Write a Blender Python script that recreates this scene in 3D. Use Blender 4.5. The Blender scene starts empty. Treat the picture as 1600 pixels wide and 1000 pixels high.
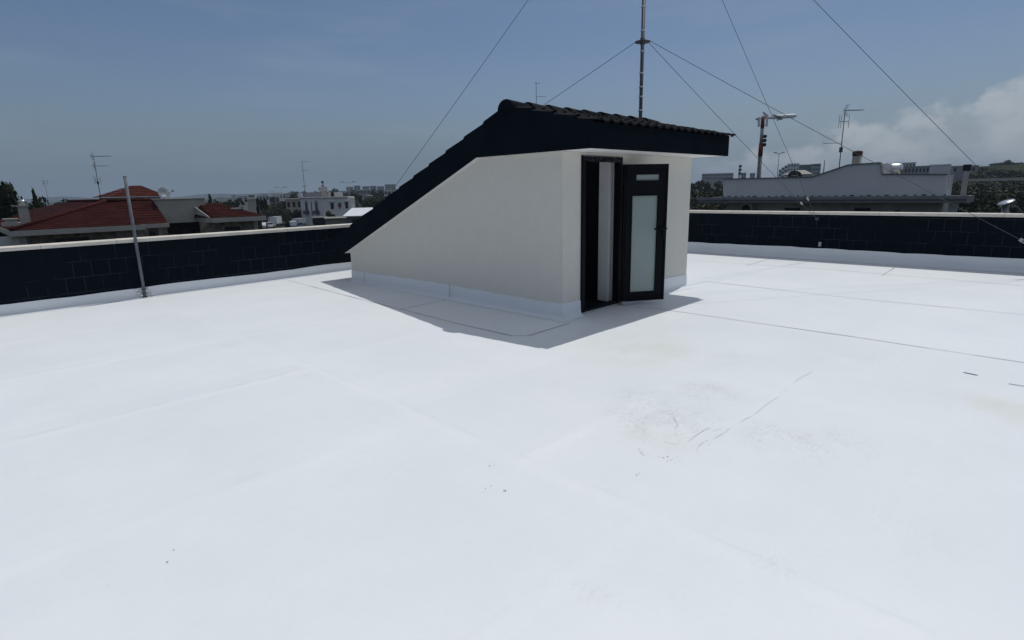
import bpy, math, random
from mathutils import Vector, Matrix
random.seed(7)
SC = bpy.context.scene
COL = SC.collection
V = Vector

# ------------------------------------------------------------------ camera
FPX, PITCH, ROLL, YAW, EYE = 881.96, 0.225825, -0.0214998, 0.7816, 1.70
_fw = V((math.sin(YAW)*math.cos(PITCH), math.cos(YAW)*math.cos(PITCH), -math.sin(PITCH)))
_rt = V((math.cos(YAW), -math.sin(YAW), 0)); _up = _rt.cross(_fw)
RT = math.cos(ROLL)*_rt + math.sin(ROLL)*_up
UP = -math.sin(ROLL)*_rt + math.cos(ROLL)*_up
CAM = V((0, 0, EYE))
cd = bpy.data.cameras.new('camera'); cam = bpy.data.objects.new('camera', cd); COL.objects.link(cam)
cd.sensor_width = 36; cd.lens = FPX*36/1600; cd.clip_start = 0.05; cd.clip_end = 20000
cam.matrix_world = Matrix(((RT.x, UP.x, -_fw.x, 0), (RT.y, UP.y, -_fw.y, 0), (RT.z, UP.z, -_fw.z, EYE), (0, 0, 0, 1)))
SC.camera = cam

# ------------------------------------------------------------------ light
SUN_V = V((0.45, 0.065, 1.0)).normalized()
SUN_EL = math.asin(SUN_V.z); SUN_AZ = math.atan2(SUN_V.x, SUN_V.y)
SUN_STRENGTH, SKY_STRENGTH = 2.28, 0.085
SC.view_settings.view_transform = 'Standard'; SC.view_settings.look = 'None'
SC.view_settings.exposure = 0.0; SC.view_settings.gamma = 1; SC.view_settings.use_curve_mapping = False
sl = bpy.data.lights.new('sun', 'SUN'); sl.energy = SUN_STRENGTH; sl.angle = math.radians(0.5); sl.color = (1, 0.985, 0.93)
so = bpy.data.objects.new('sun', sl); COL.objects.link(so); so.rotation_euler = SUN_V.to_track_quat('Z', 'Y').to_euler()
so.location = (0, 0, 60)

def nd(nt, t, **kw):
    n = nt.nodes.new(t)
    for k, v in kw.items():
        if k.startswith('i_'):
            n.inputs[k[2:].replace('_', ' ')].default_value = v
        else:
            setattr(n, k, v)
    return n
def math_n(nt, op, a, b=None, c=None, clamp=False):
    n = nt.nodes.new('ShaderNodeMath'); n.operation = op; n.use_clamp = clamp
    for i, s in enumerate((a, b, c)):
        if s is None: continue
        if isinstance(s, (int, float)): n.inputs[i].default_value = s
        else: nt.links.new(s, n.inputs[i])
    return n.outputs[0]
def maprange(nt, val, a, b, c=0.0, d=1.0, smooth=True):
    n = nt.nodes.new('ShaderNodeMapRange'); n.interpolation_type = 'SMOOTHSTEP' if smooth else 'LINEAR'
    nt.links.new(val, n.inputs[0])
    for i, s in zip((1, 2, 3, 4), (a, b, c, d)):
        if isinstance(s, (int, float)): n.inputs[i].default_value = s
        else: nt.links.new(s, n.inputs[i])
    return n.outputs[0]
def mixc(nt, fac, a, b, mode='MIX'):
    n = nt.nodes.new('ShaderNodeMix'); n.data_type = 'RGBA'; n.blend_type = mode
    for i, s in ((0, fac), (6, a), (7, b)):
        if isinstance(s, (int, float)): n.inputs[i].default_value = s
        elif isinstance(s, tuple): n.inputs[i].default_value = (*s, 1) if len(s) == 3 else s
        else: nt.links.new(s, n.inputs[i])
    return n.outputs[2]

W = bpy.data.worlds.new('World'); SC.world = W; W.use_nodes = True
nt = W.node_tree; nt.nodes.clear()
sky = nd(nt, 'ShaderNodeTexSky', sky_type='NISHITA', sun_disc=False, sun_elevation=SUN_EL, sun_rotation=SUN_AZ,
         altitude=30, air_density=1.0, dust_density=1.2, ozone_density=1.6)
tc = nd(nt, 'ShaderNodeTexCoord'); sep = nd(nt, 'ShaderNodeSeparateXYZ'); nt.links.new(tc.outputs['Generated'], sep.inputs[0])
x, y, z = sep.outputs
# thin clouds: drawn on a plane of directions east of the roof (u = azimuth, v = elevation)
az = math_n(nt, 'ARCTAN2', x, y)                        # 0 = +Y, pi/2 = +X
el = math_n(nt, 'ARCSINE', z)
cmb = nd(nt, 'ShaderNodeCombineXYZ')
nt.links.new(math_n(nt, 'MULTIPLY', az, 15.0), cmb.inputs[0]); nt.links.new(math_n(nt, 'MULTIPLY', el, 24.0), cmb.inputs[1])
n1 = nd(nt, 'ShaderNodeTexNoise'); n1.inputs['Scale'].default_value = 1.0; n1.inputs['Detail'].default_value = 7; n1.inputs['Roughness'].default_value = 0.55
nt.links.new(cmb.outputs[0], n1.inputs['Vector'])
cm2 = nd(nt, 'ShaderNodeCombineXYZ'); nt.links.new(math_n(nt, 'MULTIPLY', az, 3.0), cm2.inputs[0]); nt.links.new(math_n(nt, 'MULTIPLY', el, 16.0), cm2.inputs[1])
n2 = nd(nt, 'ShaderNodeTexNoise'); n2.inputs['Scale'].default_value = 1.0; n2.inputs['Detail'].default_value = 5
nt.links.new(cm2.outputs[0], n2.inputs['Vector'])
# cumulus bank whose top rises to the right (azimuth 1.10 .. 1.6)
top = math_n(nt, 'ADD', maprange(nt, az, 1.06, 1.52, 0.028, 0.130, False), math_n(nt, 'MULTIPLY', math_n(nt, 'SUBTRACT', n1.outputs[0], 0.5), 0.13))
bank = maprange(nt, math_n(nt, 'SUBTRACT', top, el), -0.004, 0.022)
bank = math_n(nt, 'MULTIPLY', bank, maprange(nt, az, 0.98, 1.25))
bank = math_n(nt, 'MULTIPLY', bank, maprange(nt, n1.outputs[0], 0.28, 0.62, 0.2, 0.75))
wisp = math_n(nt, 'MULTIPLY', maprange(nt, n2.outputs[0], 0.48, 0.75), 0.34)
veil = math_n(nt, 'MULTIPLY', maprange(nt, el, 0.0, 0.16, 1.0, 0.0), maprange(nt, az, 0.75, 1.2, 0.0, 0.45))
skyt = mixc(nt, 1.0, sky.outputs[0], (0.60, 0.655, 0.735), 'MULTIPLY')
hazec = mixc(nt, maprange(nt, az, 0.75, 1.25), (1.86, 2.50, 3.32), (2.60, 3.32, 4.12))
c1 = mixc(nt, maprange(nt, el, 0.0, 0.19, 0.96, 0.0), skyt, hazec)
c1 = mixc(nt, wisp, c1, (2.8, 3.7, 4.9))
c2 = mixc(nt, bank, c1, (5.5, 5.95, 6.5))
# broken cloud added overhead and behind the roof, unseen, to lift the fill light
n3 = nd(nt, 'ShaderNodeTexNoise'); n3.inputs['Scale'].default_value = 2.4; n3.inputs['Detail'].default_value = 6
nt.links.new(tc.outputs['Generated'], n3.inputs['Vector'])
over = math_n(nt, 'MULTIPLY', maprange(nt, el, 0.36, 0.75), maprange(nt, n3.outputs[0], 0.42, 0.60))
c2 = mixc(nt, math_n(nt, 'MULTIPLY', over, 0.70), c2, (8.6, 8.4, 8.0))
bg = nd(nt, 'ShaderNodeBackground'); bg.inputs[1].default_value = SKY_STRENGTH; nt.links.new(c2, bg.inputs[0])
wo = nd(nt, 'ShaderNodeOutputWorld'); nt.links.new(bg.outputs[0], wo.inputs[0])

# ------------------------------------------------------------------ where things stand (bearing + true distance)
GZ = -6.0                                                # street level below this roof
def ray(px, py): return RT*((px-800)/FPX) - UP*((py-500)/FPX) + _fw
def P(px, py, d):
    r = ray(px, py); return CAM + r*(d/math.hypot(r.x, r.y))
def PX(px, py, X): r = ray(px, py); return CAM + r*(X/r.x)
def PY(px, py, Y): r = ray(px, py); return CAM + r*(Y/r.y)
def PZ(px, py, Z=0.0): r = ray(px, py); return CAM + r*((Z-EYE)/r.z)
def bear(px, d, z=GZ):
    hy = 314.5-0.0215*px
    p = P(px, hy, d); return V((p.x, p.y, z))

# ------------------------------------------------------------------ materials
MATS = {}
def mat(name, col, rough=0.7, var=0.12, scale=3.0, bump=0.0, bscale=40.0, spec=0.3, metal=0.0, stretch=None, tint=None):
    if name in MATS: return MATS[name]
    m = bpy.data.materials.new(name); m.use_nodes = True; t = m.node_tree; b = t.nodes['Principled BSDF']
    b.inputs['Roughness'].default_value = rough; b.inputs['Specular IOR Level'].default_value = spec; b.inputs['Metallic'].default_value = metal
    tcn = t.nodes.new('ShaderNodeTexCoord'); src = tcn.outputs['Object']
    if stretch:
        mp = t.nodes.new('ShaderNodeMapping'); mp.inputs['Scale'].default_value = stretch; t.links.new(src, mp.inputs[0]); src = mp.outputs[0]
    n = t.nodes.new('ShaderNodeTexNoise'); n.inputs['Scale'].default_value = scale; n.inputs['Detail'].default_value = 6; n.inputs['Roughness'].default_value = 0.6
    t.links.new(src, n.inputs['Vector'])
    lo = tuple(c*(1-var) for c in col); hi = tuple(min(1, c*(1+var)) for c in col)
    if tint: hi = tint
    f = maprange(t, n.outputs[0], 0.3, 0.7)
    t.links.new(mixc(t, f, lo, hi), b.inputs['Base Color'])
    if bump:
        n2 = t.nodes.new('ShaderNodeTexNoise'); n2.inputs['Scale'].default_value = bscale; n2.inputs['Detail'].default_value = 4
        t.links.new(src, n2.inputs['Vector'])
        bp = t.nodes.new('ShaderNodeBump'); bp.inputs['Strength'].default_value = bump; bp.inputs['Distance'].default_value = 0.01
        t.links.new(n2.outputs[0], bp.inputs['Height']); t.links.new(bp.outputs[0], b.inputs['Normal'])
    MATS[name] = m
    return m

PLASTER = mat('cream_plaster', (0.675, 0.655, 0.60), 0.9, 0.016, 6, 0.7, 75, 0.1)
WHITEP = mat('white_plaster', (0.80, 0.79, 0.77), 0.85, 0.03, 2, 0.15, 90, 0.15)
NAVY = mat('navy_paint', (0.0052, 0.0088, 0.0138), 0.75, 0.18, 1.6, 0.12, 60, 0.03)
TILE = mat('anthracite_tile', (0.010, 0.0115, 0.0145), 0.75, 0.3, 5, 0.2, 90, 0.06)
ALU = mat('black_aluminium', (0.004, 0.005, 0.008), 0.5, 0.1, 8, spec=0.10)
MEMB = mat('white_membrane', (0.755, 0.785, 0.815), 0.55, 0.025, 1.1, 0.12, 14, 0.25)
SEAM = mat('seam_dark_grey', (0.16, 0.165, 0.18), 0.9, 0.5, 5)  # dark grey of the thin membrane seam lines
SCUFF = mat('scuff_grey', (0.68, 0.70, 0.71), 0.9, 0.10, 20)
FLECK = mat('bitumen_fleck', (0.13, 0.12, 0.115), 0.9, 0.3, 20)
COPE = mat('cream_coping', (0.66, 0.62, 0.55), 0.8, 0.10, 3.5, 0.3, 60, 0.2, stretch=(1, 1, 6))
STEEL = mat('galvanised_steel', (0.26, 0.28, 0.30), 0.45, 0.2, 9, spec=0.5, metal=0.6)
DSTEEL = mat('dark_steel', (0.06, 0.065, 0.075), 0.5, 0.2, 9, spec=0.4)
SILVER = mat('silver_band', (0.55, 0.56, 0.58), 0.4, 0.1, 9, metal=0.3)
WIRE = mat('wire_rope', (0.07, 0.075, 0.085), 0.5, 0.1, 9, metal=0.2)
REDT = mat('red_roof_tile', (0.034, 0.0085, 0.0078), 0.85, 0.3, 1.3, 0.3, 20, 0.04)
CREAM = mat('cream_render', (0.40, 0.375, 0.32), 0.9, 0.08, 0.8)
CREAML = mat('cream_trim', (0.42, 0.40, 0.36), 0.9, 0.08, 1.2)
STONE = mat('brown_stone', (0.20, 0.17, 0.135), 0.9, 0.45, 2.5, 0.4, 12)
GREYW = mat('grey_white_wall', (0.55, 0.57, 0.585), 0.9, 0.05, 0.4)
GREYD = mat('dark_grey_render', (0.15, 0.15, 0.155), 0.9, 0.12, 0.8)  # one dark grey for copings, plain walls and the deck block
WHITEH = mat('whitewash', (0.60, 0.60, 0.60), 0.9, 0.06, 0.3)
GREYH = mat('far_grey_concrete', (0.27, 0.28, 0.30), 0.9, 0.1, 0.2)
DARK = mat('dark_opening', (0.010, 0.011, 0.013), 0.4, 0.2, 2)
DGLASS = mat('dark_glazing', (0.035, 0.055, 0.07), 0.2, 0.2, 0.3, spec=0.5)
REDP = mat('signal_red', (0.17, 0.02, 0.018), 0.6, 0.1, 2)
WHITEM = mat('white_paint_metal', (0.72, 0.73, 0.75), 0.4, 0.04, 2, spec=0.4)
ASPH = mat('asphalt', (0.055, 0.056, 0.06), 0.9, 0.2, 0.4)
GRASS = mat('dry_grass', (0.030, 0.034, 0.022), 0.95, 0.5, 0.06, spec=0.0)
HILLM = mat('scrub_hill', (0.035, 0.042, 0.045), 0.95, 0.45, 0.012, spec=0.0)
BARK = mat('bark', (0.05, 0.042, 0.035), 0.9, 0.3, 4)
BROWN = mat('terracotta_pot', (0.10, 0.06, 0.045), 0.8, 0.3, 4)
TYRE = mat('tyre_rubber', (0.02, 0.02, 0.02), 0.8, 0.1, 4)
BLUEC = mat('grey_blue_paint', (0.12, 0.15, 0.20), 0.35, 0.05, 2, spec=0.5)
SACK = mat('sackcloth', (0.16, 0.15, 0.14), 0.9, 0.3, 6)
def leafmat(name, c):
    m = mat(name, c, 0.75, 0.5, 2.2, spec=0.15, tint=(c[0]*1.7, c[1]*1.6, c[2]*1.3)); return m
LEAF_D = leafmat('dark_leaf', (0.016, 0.024, 0.014))
LEAF_M = leafmat('olive_leaf', (0.032, 0.042, 0.022))
LEAF_L = leafmat('pale_leaf', (0.050, 0.058, 0.032))

def glassmat():
    m = bpy.data.materials.new('frosted_glass'); m.use_nodes = True; t = m.node_tree; b = t.nodes['Principled BSDF']
    b.inputs['Base Color'].default_value = (0.33, 0.40, 0.38, 1); b.inputs['Roughness'].default_value = 0.16
    b.inputs['Transmission Weight'].default_value = 0.15; b.inputs['Specular IOR Level'].default_value = 0.5
    MATS['frosted'] = m; return m
FROST = glassmat()

def blockmat():
    m = bpy.data.materials.new('navy_blockwork'); m.use_nodes = True; t = m.node_tree; b = t.nodes['Principled BSDF']
    b.inputs['Roughness'].default_value = 0.75; b.inputs['Specular IOR Level'].default_value = 0.04
    tcn = t.nodes.new('ShaderNodeTexCoord'); sp = t.nodes.new('ShaderNodeSeparateXYZ'); t.links.new(tcn.outputs['Object'], sp.inputs[0])
    cb = t.nodes.new('ShaderNodeCombineXYZ'); t.links.new(math_n(t, 'ADD', sp.outputs[0], sp.outputs[1]), cb.inputs[0]); t.links.new(math_n(t, 'ADD', sp.outputs[2], 0.03), cb.inputs[1])
    br = t.nodes.new('ShaderNodeTexBrick'); t.links.new(cb.outputs[0], br.inputs['Vector'])
    br.inputs['Scale'].default_value = 1.0; br.inputs['Brick Width'].default_value = 0.262; br.inputs['Row Height'].default_value = 0.25
    br.inputs['Mortar Size'].default_value = 0.008; br.inputs['Mortar Smooth'].default_value = 0.6
    br.inputs['Color1'].default_value = (0.0045, 0.0080, 0.0132, 1); br.inputs['Color2'].default_value = (0.0060, 0.0098, 0.0158, 1); br.inputs['Mortar'].default_value = (0.023, 0.030, 0.040, 1)
    n = t.nodes.new('ShaderNodeTexNoise'); n.inputs['Scale'].default_value = 1.7; n.inputs['Detail'].default_value = 5; t.links.new(tcn.outputs['Object'], n.inputs['Vector'])
    f = maprange(t, n.outputs[0], 0.38, 0.60)
    plain = mixc(t, f, (0.0052, 0.0088, 0.0142), br.outputs['Color'])
    t.links.new(plain, b.inputs['Base Color'])
    n2 = t.nodes.new('ShaderNodeTexNoise'); n2.inputs['Scale'].default_value = 50; t.links.new(tcn.outputs['Object'], n2.inputs['Vector'])
    h = math_n(t, 'SUBTRACT', math_n(t, 'MULTIPLY', n2.outputs[0], 0.3), math_n(t, 'MULTIPLY', br.outputs['Fac'], f))
    bp = t.nodes.new('ShaderNodeBump'); bp.inputs['Strength'].default_value = 0.35; bp.inputs['Distance'].default_value = 0.008
    t.links.new(h, bp.inputs['Height']); t.links.new(bp.outputs[0], b.inputs['Normal'])
    return m
BLOCK = blockmat()

def deckmat():
    m = bpy.data.materials.new('roof_membrane_deck'); m.use_nodes = True; t = m.node_tree; b = t.nodes['Principled BSDF']
    b.inputs['Roughness'].default_value = 0.5; b.inputs['Specular IOR Level'].default_value = 0.28
    tcn = t.nodes.new('ShaderNodeTexCoord'); ob = tcn.outputs['Object']
    def noise(s, det=5, r=0.55, src=ob, st=None):
        if st:
            mp = t.nodes.new('ShaderNodeMapping'); mp.inputs['Scale'].default_value = st[:3]; mp.inputs['Rotation'].default_value = (0, 0, st[3]); t.links.new(src, mp.inputs[0]); src = mp.outputs[0]
        n = t.nodes.new('ShaderNodeTexNoise'); n.inputs['Scale'].default_value = s; n.inputs['Detail'].default_value = det; n.inputs['Roughness'].default_value = r
        t.links.new(src, n.inputs['Vector']); return n.outputs[0]
    def blob(px, py, rad, soft=0.6):
        c = PZ(px, py); vm = t.nodes.new('ShaderNodeVectorMath'); vm.operation = 'DISTANCE'; t.links.new(ob, vm.inputs[0]); vm.inputs[1].default_value = (c.x, c.y, 0)
        return maprange(t, vm.outputs['Value'], rad*(1-soft), rad, 1.0, 0.0)
    base = mixc(t, maprange(t, noise(0.7, 8, 0.65), 0.32, 0.68), (0.735, 0.772, 0.805), (0.795, 0.823, 0.848))
    # cream / greenish water stains left where puddles dried
    st = math_n(t, 'MAXIMUM', math_n(t, 'MAXIMUM', blob(1000, 545, 1.05, 0.9), blob(1580, 640, 0.5, 0.9)), math_n(t, 'MULTIPLY', blob(1040, 690, 0.5, 0.9), 0.6))
    st = math_n(t, 'MULTIPLY', st, maprange(t, noise(2.2, 6), 0.35, 0.65))
    base = mixc(t, math_n(t, 'MULTIPLY', st, 0.85), base, (0.68, 0.705, 0.635))
    # rolls of membrane lie square to the parapets: each has its own faint tone, with welded laps between
    sp = t.nodes.new('ShaderNodeSeparateXYZ'); t.links.new(ob, sp.inputs[0]); ox, oy = sp.outputs[0], sp.outputs[1]
    wob = math_n(t, 'MULTIPLY', math_n(t, 'SUBTRACT', noise(1.6, 4), 0.5), 0.05)
    wx, wy = math_n(t, 'ADD', ox, wob), math_n(t, 'ADD', oy, wob)
    brk = maprange(t, noise(2.7, 3), 0.38, 0.6)
    lap = None; lin = None
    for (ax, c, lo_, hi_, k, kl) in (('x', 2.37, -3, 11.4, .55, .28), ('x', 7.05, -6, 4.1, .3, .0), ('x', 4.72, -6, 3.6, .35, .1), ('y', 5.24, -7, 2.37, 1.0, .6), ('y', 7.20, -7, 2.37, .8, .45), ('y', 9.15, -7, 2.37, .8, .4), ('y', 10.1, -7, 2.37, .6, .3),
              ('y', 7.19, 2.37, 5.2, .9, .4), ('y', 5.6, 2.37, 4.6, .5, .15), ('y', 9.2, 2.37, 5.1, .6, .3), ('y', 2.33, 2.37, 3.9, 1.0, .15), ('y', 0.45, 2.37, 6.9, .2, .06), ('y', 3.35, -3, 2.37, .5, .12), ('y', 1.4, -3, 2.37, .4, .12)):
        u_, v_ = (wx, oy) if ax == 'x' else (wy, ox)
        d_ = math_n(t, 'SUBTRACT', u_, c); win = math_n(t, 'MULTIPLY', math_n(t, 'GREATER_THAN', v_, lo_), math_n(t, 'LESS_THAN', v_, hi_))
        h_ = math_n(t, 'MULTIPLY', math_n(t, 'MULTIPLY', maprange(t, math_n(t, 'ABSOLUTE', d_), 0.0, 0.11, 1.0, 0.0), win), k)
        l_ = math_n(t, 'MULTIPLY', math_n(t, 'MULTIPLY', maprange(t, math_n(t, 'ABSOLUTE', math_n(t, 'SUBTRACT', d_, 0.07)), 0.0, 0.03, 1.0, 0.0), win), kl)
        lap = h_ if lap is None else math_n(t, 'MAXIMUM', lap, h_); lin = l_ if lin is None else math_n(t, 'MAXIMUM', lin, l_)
    wn = t.nodes.new('ShaderNodeTexWhiteNoise'); wn.noise_dimensions = '2D'; cbr = t.nodes.new('ShaderNodeCombineXYZ')
    t.links.new(math_n(t, 'FLOOR', math_n(t, 'MULTIPLY', math_n(t, 'ADD', wy, .30), 0.5115)), cbr.inputs[0]); t.links.new(math_n(t, 'FLOOR', math_n(t, 'MULTIPLY', math_n(t, 'SUBTRACT', wx, 2.37), 0.2137)), cbr.inputs[1]); t.links.new(cbr.outputs[0], wn.inputs['Vector'])
    base = mixc(t, math_n(t, 'MULTIPLY', wn.outputs['Value'], 0.30), base, (0.70, 0.735, 0.765))
    base = mixc(t, math_n(t, 'MULTIPLY', math_n(t, 'MULTIPLY', lap, maprange(t, noise(0.8, 3), 0.3, 0.65, 0.35, 1.0)), 0.46), base, (0.835, 0.857, 0.875))  # sheen of the lap ridges painted in as a lighter band
    base = mixc(t, math_n(t, 'MULTIPLY', math_n(t, 'MULTIPLY', lin, brk), 0.55), base, (0.56, 0.59, 0.62))
    # scuffed trowel marks: streaky grey patches gathered in a few places
    sc = None
    for (px, py, r, a) in ((1035, 655, 0.62, 1), (1010, 620, 0.4, .8), (1105, 612, .42, .9), (1230, 685, 0.5, .7), (1310, 690, .35, .6), (1215, 885, .2, .35), (925, 930, .2, .35), (1420, 830, .5, .15), (1450, 610, .8, .2), (640, 730, .6, .12), (1330, 560, .8, .3), (1130, 560, .6, .4)):
        s = math_n(t, 'MULTIPLY', blob(px, py, r, .9), a); sc = s if sc is None else math_n(t, 'MAXIMUM', sc, s)
    smudge = maprange(t, noise(2.6, 8, 0.72, st=(1, 1.8, 1, 0.5)), 0.42, 0.68)
    base = mixc(t, math_n(t, 'MULTIPLY', math_n(t, 'MULTIPLY', sc, smudge), 0.42), base, (0.60, 0.615, 0.61))
    streak = math_n(t, 'MULTIPLY', maprange(t, noise(17, 8, 0.78, st=(1, 2.6, 1, 0.5)), 0.47, 0.60), maprange(t, noise(4.5, 5, .65), 0.42, 0.56))
    base = mixc(t, math_n(t, 'MULTIPLY', math_n(t, 'MULTIPLY', sc, streak), 0.6), base, (0.47, 0.49, 0.51))
    wide = math_n(t, 'MULTIPLY', maprange(t, noise(1.1, 7, 0.7, st=(1, 2.5, 1, 0.9)), 0.56, 0.8), 0.22)
    base = mixc(t, wide, base, (0.60, 0.625, 0.645))
    base = mixc(t, math_n(t, 'MULTIPLY', maprange(t, noise(26, 4, 0.7), 0.5, 0.75), 0.22), base, (0.66, 0.69, 0.71))
    # tiny specks
    vo = t.nodes.new('ShaderNodeTexVoronoi'); vo.inputs['Scale'].default_value = 4.0; t.links.new(ob, vo.inputs['Vector'])
    rr = t.nodes.new('ShaderNodeSeparateColor'); t.links.new(vo.outputs['Color'], rr.inputs[0])
    spk = math_n(t, 'MULTIPLY', math_n(t, 'LESS_THAN', vo.outputs['Distance'], 0.016), math_n(t, 'GREATER_THAN', rr.outputs[0], 0.62))
    base = mixc(t, math_n(t, 'MULTIPLY', spk, 0.7), base, (0.28, 0.27, 0.26))
    t.links.new(base, b.inputs['Base Color'])
    h = math_n(t, 'ADD', math_n(t, 'MULTIPLY', noise(0.9, 3), 1.0), math_n(t, 'ADD', math_n(t, 'MULTIPLY', noise(5, 5, st=(1, 3, 1, 0.1)), 0.14), math_n(t, 'ADD', math_n(t, 'MULTIPLY', lap, 0.13), math_n(t, 'MULTIPLY', noise(80, 3), 0.014))))
    bp = t.nodes.new('ShaderNodeBump'); bp.inputs['Strength'].default_value = 0.55; bp.inputs['Distance'].default_value = 0.035
    t.links.new(h, bp.inputs['Height']); t.links.new(bp.outputs[0], b.inputs['Normal'])
    return m
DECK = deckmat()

# ------------------------------------------------------------------ mesh helpers
class MB:
    def __init__(s): s.v = []; s.f = []; s.m = []; s.sm = []
    def add(s, vs, fs, mi=0, smooth=False):
        o = len(s.v); s.v += [V(p) for p in vs]
        for f in fs: s.f.append([i+o for i in f]); s.m.append(mi); s.sm.append(smooth)
        return s
    def box(s, a, b, mi=0):
        (x0, y0, z0), (x1, y1, z1) = a, b
        return s.add([(x0,y0,z0),(x1,y0,z0),(x1,y1,z0),(x0,y1,z0),(x0,y0,z1),(x1,y0,z1),(x1,y1,z1),(x0,y1,z1)],
                     [(0,3,2,1),(4,5,6,7),(0,1,5,4),(1,2,6,5),(2,3,7,6),(3,0,4,7)], mi)
    def obox(s, o, ux, uy, uz, mi=0):
        o, ux, uy, uz = V(o), V(ux), V(uy), V(uz)
        p = [o, o+ux, o+ux+uy, o+uy]; return s.add(p+[q+uz for q in p], [(0,3,2,1),(4,5,6,7),(0,1,5,4),(1,2,6,5),(2,3,7,6),(3,0,4,7)], mi)
    def prism(s, pts, ext, mi=0, mside=None):
        n = len(pts); ext = V(ext); a = [V(p) for p in pts]; mside = mi if mside is None else mside
        o = len(s.v); s.v += a+[p+ext for p in a]
        s.f += [[o+i for i in range(n)][::-1], [o+n+i for i in range(n)]]; s.m += [mi, mi]; s.sm += [False, False]
        for i in range(n):
            j = (i+1) % n; s.f.append([o+i, o+j, o+n+j, o+n+i]); s.m.append(mside); s.sm.append(False)
        return s
    def tube(s, a, b, r, r2=None, n=8, mi=0, caps=True):
        a, b = V(a), V(b); r2 = r if r2 is None else r2; d = (b-a).normalized()
        t = V((0,0,1)) if abs(d.z) < 0.9 else V((1,0,0)); u = d.cross(t).normalized(); w = d.cross(u); o = len(s.v)
        for c, rr in ((a, r), (b, r2)):
            for i in range(n):
                g = 2*math.pi*i/n; s.v.append(c+u*(rr*math.cos(g))+w*(rr*math.sin(g)))
        for i in range(n):
            j = (i+1) % n; s.f.append([o+i, o+j, o+n+j, o+n+i]); s.m.append(mi); s.sm.append(n > 6)
        if caps:
            s.f += [[o+i for i in range(n)][::-1], [o+n+i for i in range(n)]]; s.m += [mi, mi]; s.sm += [False, False]
        return s
    def path(s, pts, r, n=6, mi=0):
        for a, b in zip(pts, pts[1:]): s.tube(a, b, r, n=n, mi=mi)
        return s
    def lathe(s, c, prof, n=16, mi=0, axis=(0,0,1)):
        c = V(c); ax = V(axis).normalized(); t = V((1,0,0)) if abs(ax.x) < 0.9 else V((0,1,0)); u = ax.cross(t).normalized(); w = ax.cross(u); o = len(s.v)
        for r, h in prof:
            for i in range(n):
                g = 2*math.pi*i/n; s.v.append(c+ax*h+u*(r*math.cos(g))+w*(r*math.sin(g)))
        for k in range(len(prof)-1):
            for i in range(n):
                j = (i+1) % n; s.f.append([o+k*n+i, o+k*n+j, o+k*n+n+j, o+k*n+n+i]); s.m.append(mi); s.sm.append(True)
        s.f += [[o+i for i in range(n)][::-1], [o+(len(prof)-1)*n+i for i in range(n)]]; s.m += [mi, mi]; s.sm += [False, False]
        return s
    def build(s, name, mats, parent=None, loc=None):
        if not isinstance(mats, (list, tuple)): mats = [mats]
        if parent is not None:
            r = parent
            off = V(r.get('_o', (0,0,0)))
        else:
            off = V(loc) if loc is not None else V((0,0,0))
        me = bpy.data.meshes.new(name); me.from_pydata([tuple(p-off) for p in s.v], [], s.f)
        for q in mats: me.materials.append(q)
        me.polygons.foreach_set('material_index', s.m); me.polygons.foreach_set('use_smooth', s.sm); me.update()
        import bmesh
        bm = bmesh.new(); bm.from_mesh(me); bmesh.ops.recalc_face_normals(bm, faces=bm.faces); bm.to_mesh(me); bm.free()
        o = bpy.data.objects.new(name, me); COL.objects.link(o); o['_o'] = tuple(off)
        if parent is not None: o.parent = parent
        else: o.location = off
        return o
def thing(name, label, cat, loc, group=None):
    o = bpy.data.objects.new(name, None); COL.objects.link(o); o.location = loc; o.empty_display_size = 0.3
    o['_o'] = tuple(loc); o['label'] = label; o['category'] = cat
    if group: o['group'] = group
    return o
def tag(o, label, cat, group=None, kind=None):
    o['label'] = label; o['category'] = cat
    if group: o['group'] = group
    if kind: o['kind'] = kind
    return o
def struct(o, label=None, cat=None, kind='structure'):
    o['kind'] = kind
    if label: o['label'] = label
    if cat: o['category'] = cat
    return o

# ================================================================== SETTING
# ground: one sheet to the horizon, climbing gently in the east
g = MB(); RINGS = [0, 40, 80, 120, 160, 200, 250, 300, 360, 430, 520, 640, 800, 1000, 1400, 2000, 3000, 5000]; NS = 96
def gz(px_, py_):
    d = math.hypot(px_, py_); a = math.atan2(px_, py_)
    e = max(0, min(1, (a-1.30)/0.16)); e = e*e*(3-2*e)
    k = max(0, min(1, (d-190)/330)); k = k*k*(3-2*k)
    k *= 1-0.85*max(0, min(1, (d-640)/500))
    return GZ + e*k*16.5*(1+0.15*math.sin(a*23)+0.1*math.sin(a*51+1))
for R_ in RINGS:
    for i in range(NS):
        a = 2*math.pi*i/NS; X_, Y_ = R_*math.sin(a), R_*math.cos(a); g.v.append(V((X_, Y_, gz(X_, Y_) if R_ else GZ)))
for k in range(len(RINGS)-1):
    for i in range(NS):
        j = (i+1) % NS
        if k == 0: g.f.append([i, NS+j, NS+i])
        else: g.f.append([k*NS+i, k*NS+j, k*NS+NS+j, k*NS+NS+i])
        g.m.append(0); g.sm.append(True)
struct(g.build('ground', GRASS), 'dry grassy ground spreading below the rooftop', 'ground')
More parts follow.
